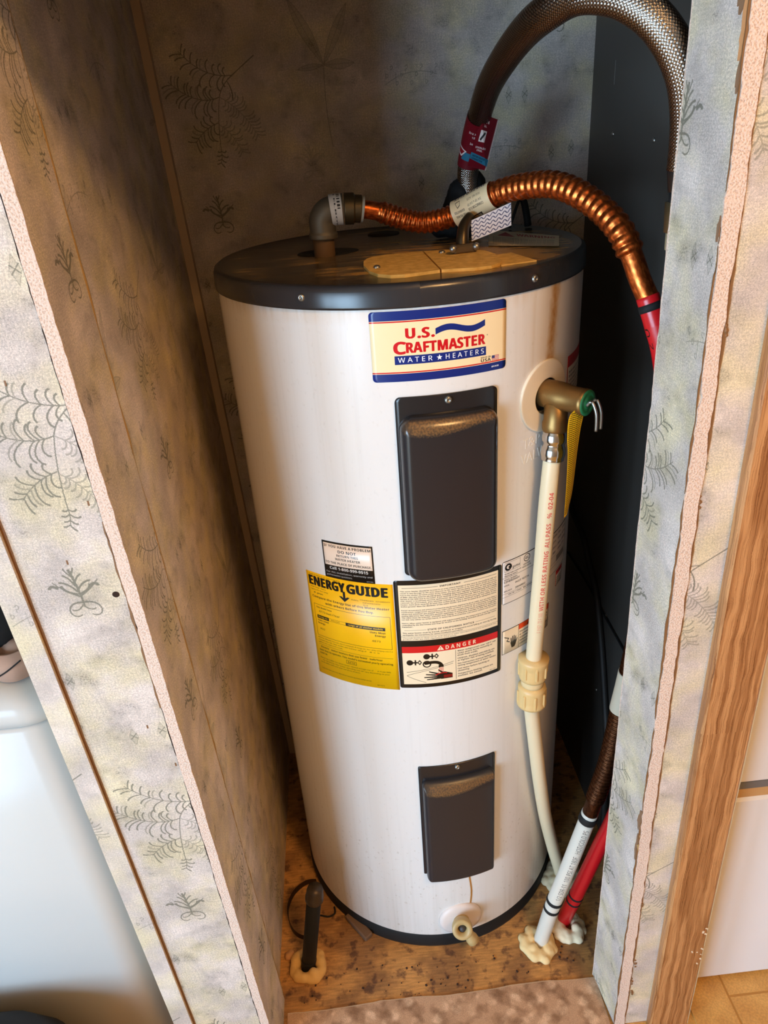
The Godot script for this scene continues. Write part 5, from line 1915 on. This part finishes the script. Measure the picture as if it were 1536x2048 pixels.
	rf.box(40, 118, 66, 90, pal)
	rf.poly(PackedVector2Array([Vector2(48, 190), Vector2(84, 126), Vector2(100, 136), Vector2(64, 200)]), Color(0.2, 0.2, 0.2))
	rf.text("STAINLESS", 30, 262, 15, pal, true, 0.0, 110)
	rf.text("STEEL", 50, 284, 15, pal, true, 0.0, 60)
	rf.poly(PackedVector2Array([Vector2(0, 300), Vector2(200, 330), Vector2(200, 388), Vector2(0, 352)]), Color(0.17, 0.42, 0.52))
	rf.text("WATER HEATER", 20, 330, 14, Color(0.03, 0.08, 0.12), true, 0.0, 140, "Droid Sans", 7)
	rf.text("CONNECTOR", 20, 352, 14, Color(0.03, 0.08, 0.12), true, 0.0, 120, "Droid Sans", 7)
	var rq := begin(false)
	flap(rq, Vector3(0.1145, 1.2825, -0.006), Vector3(0.1390, 1.2740, -0.022), Vector3(0.1240, 1.2160, -0.030), Vector3(0.1035, 1.2220, -0.050), 0.0004)
	part("label_flap", done(rq), pmat(rf.tex(), 0.35), bh, "maroon label flap with teal stripe")
	# black insulation round the hose base
	var t := thing("foam_wrap", "torn black foam insulation round the base of the braided hose", "pipe insulation", Vector3(0.10, 1.134, -0.075))
	part("wrap", blob([[Vector3(0.100, 1.187, -0.078), 0.019], [Vector3(0.116, 1.200, -0.082), 0.017], [Vector3(0.120, 1.178, -0.080), 0.018], [Vector3(0.092, 1.166, -0.072), 0.020], [Vector3(0.074, 1.150, -0.062), 0.015], [Vector3(0.062, 1.145, -0.056), 0.010], [Vector3(0.100, 1.150, -0.070), 0.024], [Vector3(0.086, 1.143, -0.050), 0.012]], 0.004, 0.004, 0.003, 5, 1.1335), M.black, t)
	var sb := begin(true)
	tube(resample([Vector3(0.128, 1.192, -0.088), Vector3(0.165, 1.190, -0.098), Vector3(0.190, 1.176, -0.100), Vector3(0.2005, 1.1345, -0.100)], 0.004), func(s): return 0.0035 + 0.0016 * sin(s * 14.0), 10, Vector3(0, 0, 1), true, TAU, sb)
	tube(resample([Vector3(0.189, 1.177, -0.099), Vector3(0.182, 1.160, -0.098), Vector3(0.172, 1.1345, -0.095)], 0.004), func(_s): return 0.0022, 8, Vector3(0, 0, 1), true, TAU, sb)
	part("loose_strap", done(sb), M.black, t)
	# discharge pipe of the relief valve
	var d := thing("drain_pipe", "cream plastic drain pipe running down from the relief valve to the floor", "pipe", Vector3(0.14, 0, 0.2))
	var dp := resample([Vector3(0.1606, 0.948, 0.2065), Vector3(0.1590, 0.924, 0.2100), Vector3(0.1530, 0.850, 0.2150), Vector3(0.1496, 0.762, 0.2150), Vector3(0.1458, 0.674, 0.2150), Vector3(0.1425, 0.590, 0.2155), Vector3(0.1420, 0.522, 0.2150), Vector3(0.1440, 0.495, 0.2130), Vector3(0.1520, 0.430, 0.2090), Vector3(0.1645, 0.337, 0.2000), Vector3(0.1830, 0.229, 0.1800), Vector3(0.2060, 0.123, 0.1600), Vector3(0.2280, 0.030, 0.1430), Vector3(0.2340, -0.002, 0.1400)], 0.004)
	part("pipe", done(tube(dp, func(_s): return 0.0110, 24)), M.cpvc, d)
	var dl := Board.new(self, 64, 1024, Color(0.87, 0.80, 0.66))
	dl.text("WITH OR LESS RATING  ALLPASS   %  02-04", 44, 860, 26, Color(0.80, 0.34, 0.30), true, 0.0, 760, "Droid Sans", -90)
	dl.text("F 1157  73 F 100", 44, 1016, 26, Color(0.85, 0.62, 0.52), true, 0.0, 140, "Droid Sans", -90)
	part("print", done(tube(reversed_path(sub_path(dp, 0.062, 0.300)), func(_s): return 0.01115, 8, Vector3(0.10, 0.2, 1), false, 1.3)), label_tube(dl, 0.238), d, "faded red lettering")
	part("corroded_ring", done(tube(sub_path(resample([dp[0], dp[4], dp[8]], 0.001), 0.0, 0.0065), func(s): return 0.0146 + 0.0005 * sin(s * 2600.0), 28)), mat(Color(0.72, 0.60, 0.46), 0.9), d, "crusty white and orange ring")
	part("crimp_fitting", done(tube(sub_path(resample([dp[0], dp[5], dp[10], dp[14]], 0.0008), 0.006, 0.045), func(s): return 0.0136 + 0.0014 * exp(-pow((s - 0.010) / 0.006, 4)) - 0.0008 * exp(-pow((s - 0.0185) / 0.0022, 2)) + 0.0013 * exp(-pow((s - 0.028) / 0.006, 4)), 28)), M.chrome, d, "shiny metal crimp fitting")
	for q in [[0.345, 0.384, -1.0], [0.392, 0.432, 1.0]]:
		var sub := sub_path(dp, q[0], q[1])
		var sl: float = q[1] - q[0]
		var up: float = q[2]
		var nut := begin(true)
		tube(sub, func(s): return lerpf(0.0150, 0.0200, clampf(minf(s if up > 0 else sl - s, 1.0) / 0.004, 0, 1)) if (s if up < 0 else sl - s) > 0.010 else 0.0215, 30, Vector3(0, 0, 1), true, TAU, nut)
		var nn := part("coupling_nut", done(nut), mat(Color(0.84, 0.71, 0.48), 0.42), d, "tan plastic coupling nut")
		for a in 8:
			var ang := TAU * a / 8
			var mid := sub[sub.size() / 2]
			part("grip_rib", soft_box(mid + Vector3(sin(ang) * 0.0202, -0.003 * up, cos(ang) * 0.0202), Vector3(0.004, sl * 0.6, 0.003), 0.001, Vector3(0, ang, 0)), mat(Color(0.84, 0.71, 0.48), 0.42), nn)
	part("coupling_neck", ring(dp, 0.380, 0.396, 0.0162), mat(Color(0.86, 0.76, 0.57), 0.35), d)
	# yellow tag of the relief valve
	var ty := Board.new(self, 128, 768, Color(0.90, 0.72, 0.08))
	for i in 52:
		ty.text("CAUTION HOT WATER RELIEF", 8, 36 + i * 14, 8, Color(0.16, 0.12, 0.03), true, 0.0, 108, "Droid Sans", 0.0, 0.6)
	var left := [Vector3(0.1675, 0.835, 0.238), Vector3(0.1681, 0.882, 0.238), Vector3(0.1676, 0.920, 0.238), Vector3(0.1655, 0.944, 0.239), Vector3(0.1668, 0.968, 0.2385), Vector3(0.1760, 0.979, 0.238)]
	var right := [Vector3(0.1758, 0.838, 0.226), Vector3(0.1800, 0.866, 0.226), Vector3(0.1826, 0.918, 0.227), Vector3(0.1845, 0.947, 0.228), Vector3(0.1865, 0.966, 0.230), Vector3(0.1870, 0.978, 0.2300)]
	var lc := resample(left, 0.006)
	var rc := resample(right, 0.006)
	var rows := []
	var uvs := []
	var nn2 := mini(lc.size(), rc.size())
	for j in nn2:
		rows.append(PackedVector3Array([lc[j * (lc.size() - 1) / (nn2 - 1)], lc[j * (lc.size() - 1) / (nn2 - 1)].lerp(rc[j * (rc.size() - 1) / (nn2 - 1)], 0.5) + Vector3(0.0008, 0, 0.0015), rc[j * (rc.size() - 1) / (nn2 - 1)]]))
		var vv := 1.0 - float(j) / (nn2 - 1)
		uvs.append(PackedVector2Array([Vector2(0, vv), Vector2(0.5, vv), Vector2(1, vv)]))
	var ys := begin(true)
	sheet(ys, rows, uvs)
	var ym := pmat(ty.tex(), 0.5)
	single("valve_tag", done(ys), ym, "yellow caution tag hanging from the brass relief valve", "tag")
	# stub of black pipe at the floor on the left
	var bs := thing("pipe_stub", "capped black pipe stub leaning out of the floor left of the heater", "pipe", Vector3(-0.243, 0, 0.252))
	part("pipe", pipe(Vector3(-0.2435, -0.002, 0.2522), Vector3(-0.2155, 0.165, 0.2402), 0.0122, 20), M.black, bs)
	var ax := Vector3(0.028, 0.167, -0.012)
	part("cap", done(lathe([[0.0, 0.0], [0.0130, 0.0], [0.0150, 0.003], [0.0152, 0.012], [0.0138, 0.014], [0.0140, 0.024], [0.0122, 0.030], [0.0, 0.031]], along(ax, Vector3(-0.2160, 0.160, 0.2405)), 24)), mat(Color(0.26, 0.21, 0.16), 0.4, 0.4), bs, "dull brown cap")
	var cf := done(lathe([[0.0, 0.0], [0.0125, 0.0], [0.0128, 0.004], [0.0, 0.004]], along(ax, Vector3(-0.2402, 0.018, 0.2508)), 20))
	part("collar", cf, M.black, bs)
	var strap := begin(false)
	var arcp := resample([Vector3(-0.2285, 0.016, 0.105), Vector3(-0.2480, 0.012, 0.103), Vector3(-0.2690, 0.008, 0.116), Vector3(-0.2800, 0.006, 0.138), Vector3(-0.2810, 0.005, 0.160), Vector3(-0.2740, 0.004, 0.184), Vector3(-0.2620, 0.004, 0.199), Vector3(-0.2500, 0.004, 0.205)], 0.006)
	for i in arcp.size() - 1:
		var p := arcp[i]
		var q := arcp[i + 1]
		var up := Vector3(0, 0.013, 0)
		quad(strap, p, q, q + up, p + up)
		var o := Vector3(0.0012, 0, 0)
		quad(strap, q + o, p + o, p + up + o, q + up + o)
		quad(strap, p + up, q + up, q + up + o, p + up + o)
	single("strap", done(strap), mat(Color(0.22, 0.15, 0.09), 0.5, 0.5), "curled rusty metal strap on the floor behind the black pipe stub", "metal strap")
	single("wire", done(tube(resample([Vector3(-0.196, 0.003, 0.148), Vector3(-0.195, 0.0025, 0.160), Vector3(-0.206, 0.0025, 0.1655), Vector3(-0.222, 0.0025, 0.161)], 0.003), func(_s): return 0.0016, 8)), M.black, "short bent black wire on the floor beside the heater base", "wire")
	# cables along the sheet metal
	single("cable", done(tube(resample([Vector3(0.330, 0.66, -0.250), Vector3(0.331, 0.598, -0.222), Vector3(0.331, 0.575, -0.145), Vector3(0.331, 0.540, -0.100), Vector3(0.331, 0.502, -0.053), Vector3(0.331, 0.423, -0.009), Vector3(0.331, 0.328, 0.03), Vector3(0.331, 0.254, 0.055), Vector3(0.329, 0.12, 0.08), Vector3(0.325, 0.004, 0.10)], 0.006), func(_s): return 0.0058, 12)), mat(Color(0.12, 0.10, 0.085), 0.6), "thick dark cable running down the sheet metal wall behind the heater", "cable")
	single("cable", done(tube(resample([Vector3(0.335, 0.484, -0.235), Vector3(0.3353, 0.487, -0.135), Vector3(0.3353, 0.4855, -0.063), Vector3(0.335, 0.482, -0.017), Vector3(0.3352, 0.478, 0.088), Vector3(0.335, 0.470, 0.24)], 0.008), func(_s): return 0.0019, 8)), M.black, "thin black wire crossing the sheet metal wall", "cable")


func label_tube(b: Board, length: float) -> StandardMaterial3D:
	# a board wrapped round a tube: its height along the tube, top end last
	var m := pmat(b.tex(), 0.4)
	m.texture_repeat = true
	m.uv1_scale = Vector3(1, 1.0 / length, 1)
	return m


func label_tube_side(b: Board, length: float) -> StandardMaterial3D:
	# the same for a level tube: the board's width runs along it
	b.im.rotate_90(COUNTERCLOCKWISE)
	b.im.flip_y()
	b.im.flip_x()
	return label_tube(b, length)


func flap(st: SurfaceTool, a: Vector3, b: Vector3, c: Vector3, d: Vector3, t: float) -> void:
	# a paper flap: a b along the top, c d along the bottom; print on both sides, as paper has
	var n := (c - a).cross(b - a).normalized() * t
	quad(st, d, c, b, a)
	quad(st, c - n, d - n, a - n, b - n, Vector2(1, 1), Vector2(0, 1), Vector2(0, 0), Vector2(1, 0))
	for e in [[a, b], [b, c], [c, d], [d, a]]:
		quad(st, e[0], e[1], e[1] - n, e[0] - n, Vector2.ZERO, Vector2.ZERO, Vector2.ZERO, Vector2.ZERO)


# ------------------------------------------------------------------ foam, crumbs

func foam_lump(at: Vector3, r_in: float, r_out: float, n: int, seed_at: int, big: float) -> ArrayMesh:
	# popcorn lumps heaped in a ring on the floor
	var r := RandomNumberGenerator.new()
	r.seed = seed_at
	var balls := []
	for i in n:
		var a := TAU * (i + 0.6 * r.randf()) / n * 3.0
		var t := sqrt(r.randf())
		var d := lerpf(r_in, r_out, t) * r.randf_range(0.88, 1.1)
		var s := big * r.randf_range(0.55, 1.0)
		balls.append([at + Vector3(d * sin(a), s * 0.4 + 0.010 * (1.0 - t) * r.randf(), d * cos(a)), s])
	return blob(balls, 0.0017, 0.0013, 0.0006, seed_at, 0.0005)


func build_small_things() -> void:
	var fm: StandardMaterial3D = M.foam
	single("foam_collar", foam_lump(Vector3(-0.243, 0.0, 0.251), 0.0175, 0.0275, 44, 3, 0.0095), mat(Color(0.88, 0.70, 0.42), 0.8), "yellow foam ring round the black pipe stub", "foam", "expanding foam round the pipes")
	single("foam_collar", foam_lump(Vector3(0.158, 0.0, 0.260), 0.012, 0.027, 60, 6, 0.0090), fm, "cream lumpy foam round the foot of the white supply pipe", "foam", "expanding foam round the pipes")
	single("foam_collar", foam_lump(Vector3(0.217, 0.0, 0.239), 0.011, 0.025, 56, 8, 0.0085), mat(Color(0.94, 0.87, 0.73), 0.8), "pale lumpy foam round the foot of the red pipe", "foam", "expanding foam round the pipes")
	single("foam_collar", foam_lump(Vector3(0.238, 0.0, 0.145), 0.010, 0.034, 80, 9, 0.0100), mat(Color(0.84, 0.77, 0.63), 0.85), "greyish lumpy foam behind the supply pipes at the foot of the drain pipe", "foam", "expanding foam round the pipes")
	single("foam_crumb", blob([[Vector3(-0.2775, 0.006, 0.232), 0.0065], [Vector3(-0.273, 0.005, 0.226), 0.005]], 0.0018, 0.002, 0.001, 12, 0.0005), mat(Color(0.76, 0.56, 0.36), 0.85), "tan foam crumb at the foot of the left wall", "foam")
	single("shim", soft_box(Vector3(-0.152, 0.007, 0.192), Vector3(0.058, 0.012, 0.017), 0.002, Vector3(0.0, -0.92, -0.06)), mat(Color(0.44, 0.34, 0.26), 0.85), "grey wooden shim sticking out from under the heater", "shim")
	var rr := RandomNumberGenerator.new()
	rr.seed = 21
	var st := begin(false)
	for i in 70:
		var p := Vector3(rr.randf_range(-0.26, 0.215), 0.0008, rr.randf_range(0.262, 0.318))
		var s := rr.randf_range(0.0012, 0.0036)
		soft_slab(Vector3(s, 0.0016, s * rr.randf_range(0.5, 1.2)), 0.0004, st, Transform3D(Basis.from_euler(Vector3(0, rr.randf() * TAU, 0)), p))
	single("grit", done(st), mat(Color(0.22, 0.14, 0.09), 0.9), "dark grit and crumbs strewn on the subfloor before the heater", "debris", "", "stuff")


# ------------------------------------------------------------------ neighbours on either side

func stack_rings(outlines: Array, ys: Array, cap := true) -> ArrayMesh:
	# loft between outlines of equal size, from the bottom up
	var st := begin(true)
	var n: int = outlines[0].size()
	for j in outlines.size() - 1:
		for i in n:
			var a: Vector2 = outlines[j][i]
			var b: Vector2 = outlines[j][(i + 1) % n]
			var c: Vector2 = outlines[j + 1][(i + 1) % n]
			var d: Vector2 = outlines[j + 1][i]
			quad(st, Vector3(a.x, ys[j], a.y), Vector3(b.x, ys[j], b.y), Vector3(c.x, ys[j + 1], c.y), Vector3(d.x, ys[j + 1], d.y))
	if cap:
		for e in [0, outlines.size() - 1]:
			var mid := Vector2.ZERO
			for p in outlines[e]:
				mid += p / n
			for i in n:
				var a: Vector2 = outlines[e][i]
				var b: Vector2 = outlines[e][(i + 1) % n]
				var y: float = ys[e]
				if e > 0:
					v(st, Vector3(mid.x, y, mid.y)); v(st, Vector3(b.x, y, b.y)); v(st, Vector3(a.x, y, a.y))
				else:
					v(st, Vector3(mid.x, y, mid.y)); v(st, Vector3(a.x, y, a.y)); v(st, Vector3(b.x, y, b.y))
	return done(st)


func rrect_acw(x0: float, x1: float, z0: float, z1: float, r: float, n := 8) -> PackedVector2Array:
	var q := rrect(x0, x1, z0, z1, r, n)
	return q


func build_neighbours() -> void:
	var enamel := mat(Color(0.77, 0.765, 0.75), 0.22)
	var w := thing("washing_machine", "white washing machine at the far left beside the papered wall end", "washing machine", Vector3(-0.81, 0, 0.0))
	var o := rrect_acw(-1.14, -0.440, -0.24, 0.365, 0.050)
	var o_in := rrect_acw(-1.135, -0.445, -0.235, 0.360, 0.046)
	part("body", stack_rings([o_in, o, o, o_in], [0.001, 0.006, 0.694, 0.699]), enamel, w)
	part("shadow_strip", soft_box(Vector3(-0.80, 0.055, 0.362), Vector3(0.52, 0.085, 0.010), 0.003), mat(Color(0.36, 0.24, 0.16), 0.6), w, "brown strip painted as the soft shadow at the foot")  # brown strip stands in for the soft shadow low on the front
	part("seam", stack_rings([rrect_acw(-1.132, -0.448, -0.232, 0.357, 0.046), rrect_acw(-1.132, -0.448, -0.232, 0.357, 0.046)], [0.697, 0.707]), M.black, w)
	var tops := []
	var ty := []
	for k in 9:
		var a := PI / 2 * k / 8.0
		var i := 0.040 * (1.0 - cos(a))
		tops.append(rrect_acw(-1.14 + i, -0.440 - i, -0.24 + i, 0.365 - i, 0.050))
		ty.append(0.716 + 0.029 * sin(a))
	tops.push_front(rrect_acw(-1.14, -0.440, -0.24, 0.365, 0.050))
	ty.push_front(0.7035)
	tops.push_front(rrect_acw(-1.137, -0.443, -0.237, 0.362, 0.048))
	ty.push_front(0.7015)
	part("top_panel", stack_rings(tops, ty), enamel, w, "rounded white top panel")
	# laundry heaped on it
	var g := thing("trousers", "folded tan trousers with stitched waistband lying on the washing machine", "trousers", Vector3(-0.52, 0.735, 0.28))
	var tan := mat(Color(0.66, 0.52, 0.44), 0.95)
	var dark := mat(Color(0.09, 0.085, 0.09), 0.95)
	part("waistband", done(cloth_band([Vector3(-0.560, 0.737, 0.270), Vector3(-0.534, 0.737, 0.296), Vector3(-0.512, 0.737, 0.301), Vector3(-0.494, 0.738, 0.290)], Vector3(-0.004, 0.030, -0.010), 0.003)), tan, g, "tan waistband")
	part("seam", done(tube(resample([Vector3(-0.534, 0.7425, 0.2985), Vector3(-0.520, 0.750, 0.2985), Vector3(-0.503, 0.760, 0.2925)], 0.003), func(_s): return 0.0009, 6)), dark, g, "dark stitched seam")
	part("leg", blob([[Vector3(-0.545, 0.752, 0.255), 0.018], [Vector3(-0.516, 0.756, 0.268), 0.014], [Vector3(-0.506, 0.750, 0.255), 0.016], [Vector3(-0.575, 0.750, 0.235), 0.020], [Vector3(-0.530, 0.750, 0.222), 0.022]], 0.005, 0.006, 0.002, 14, 0.7352), tan, g)
	var b := thing("dark_garment", "heap of black and navy clothes on the washing machine above the tan trousers", "clothes", Vector3(-0.55, 0.76, 0.2))
	part("fold", blob([[Vector3(-0.560, 0.785, 0.262), 0.028], [Vector3(-0.535, 0.790, 0.250), 0.024], [Vector3(-0.56, 0.82, 0.225), 0.035], [Vector3(-0.60, 0.80, 0.22), 0.045], [Vector3(-0.545, 0.842, 0.20), 0.03], [Vector3(-0.52, 0.79, 0.215), 0.030], [Vector3(-0.66, 0.79, 0.19), 0.05]], 0.008, 0.010, 0.004, 15), dark, b)
	part("blue_fold", blob([[Vector3(-0.512, 0.822, 0.235), 0.013], [Vector3(-0.514, 0.800, 0.245), 0.012], [Vector3(-0.515, 0.778, 0.255), 0.010], [Vector3(-0.510, 0.845, 0.222), 0.014]], 0.004, 0.005, 0.002, 16), mat(Color(0.30, 0.36, 0.45), 0.95), b, "blue grey fold of cloth")
	for heap in [g, b]:
		heap.position += Vector3(0.021, 0.010, 0.037)
	# bag on the floor
	var bag := thing("bag", "black soft bag on the floor in front of the washing machine", "bag", Vector3(-0.74, 0, 0.45))
	part("bag_body", stack_rings([rrect_acw(-0.93, -0.585, 0.345, 0.56, 0.06), rrect_acw(-0.94, -0.575, 0.340, 0.57, 0.07), rrect_acw(-0.93, -0.583, 0.345, 0.56, 0.07), rrect_acw(-0.91, -0.600, 0.36, 0.54, 0.07), rrect_acw(-0.88, -0.640, 0.38, 0.51, 0.06)], [0.006, 0.05, 0.175, 0.222, 0.238]), mat(Color(0.03, 0.03, 0.033), 0.7), bag)
	part("handle", done(tube(resample([Vector3(-0.590, 0.185, 0.43), Vector3(-0.566, 0.220, 0.425), Vector3(-0.549, 0.2385, 0.42), Vector3(-0.543, 0.232, 0.42), Vector3(-0.5455, 0.216, 0.42), Vector3(-0.560, 0.17, 0.43)], 0.004), func(_s): return 0.0013, 8)), mat(Color(0.30, 0.16, 0.06), 0.4), bag, "thin brown wire loop")
	bag.position += Vector3(0.040, -0.002, 0.035)
	# white appliance on the right
	var a := thing("white_appliance", "white appliance with a grey gap, right of the oak trim board", "appliance", Vector3(0.7, 0, 0.1))
	var face := mat(Color(0.92, 0.92, 0.93), 0.28)
	part("lower_door", soft_box(Vector3(0.683, 0.2175, 0.325), Vector3(0.622, 0.421, 0.050), 0.004), face, a, "lower white door panel")
	part("tan_strip", soft_box(Vector3(0.683, 0.4375, 0.318), Vector3(0.618, 0.0185, 0.058), 0.001), mat(Color(0.80, 0.64, 0.44), 0.5), a, "tan strip above the lower door")
	part("gap", slab(0.376, 0.990, 0.4475, 0.4595, 0.1, 0.3485), mat(Color(0.45, 0.45, 0.46), 0.5), a, "grey recessed gap")
	part("upper_door", soft_box(Vector3(0.683, 0.682, 0.325), Vector3(0.622, 0.445, 0.050), 0.004), face, a, "upper white door panel")
	part("cabinet", slab(0.372, 0.994, 0.012, 0.90, -0.24, 0.299), face, a)
	for x in [0.42, 0.95]:
		for z in [-0.2, 0.26]:
			part("foot", done(lathe([[0.016, 0.0], [0.016, 0.012], [0.0, 0.012]], Transform3D(Basis(), Vector3(x, 0, z)), 16)), M.black, a)


func cloth_band(path: Array, up: Vector3, t: float) -> SurfaceTool:
	var st := begin(true)
	var p := resample(path, 0.004)
	var out := Vector3(0, 0, -t)
	for i in p.size() - 1:
		var a := p[i]
		var b := p[i + 1]
		quad(st, a, b, b + up, a + up)
		quad(st, b + out, a + out, a + up + out, b + up + out)
		quad(st, a + up, b + up, b + up + out, a + up + out)
		quad(st, b, a, a + out, b + out)
	return st
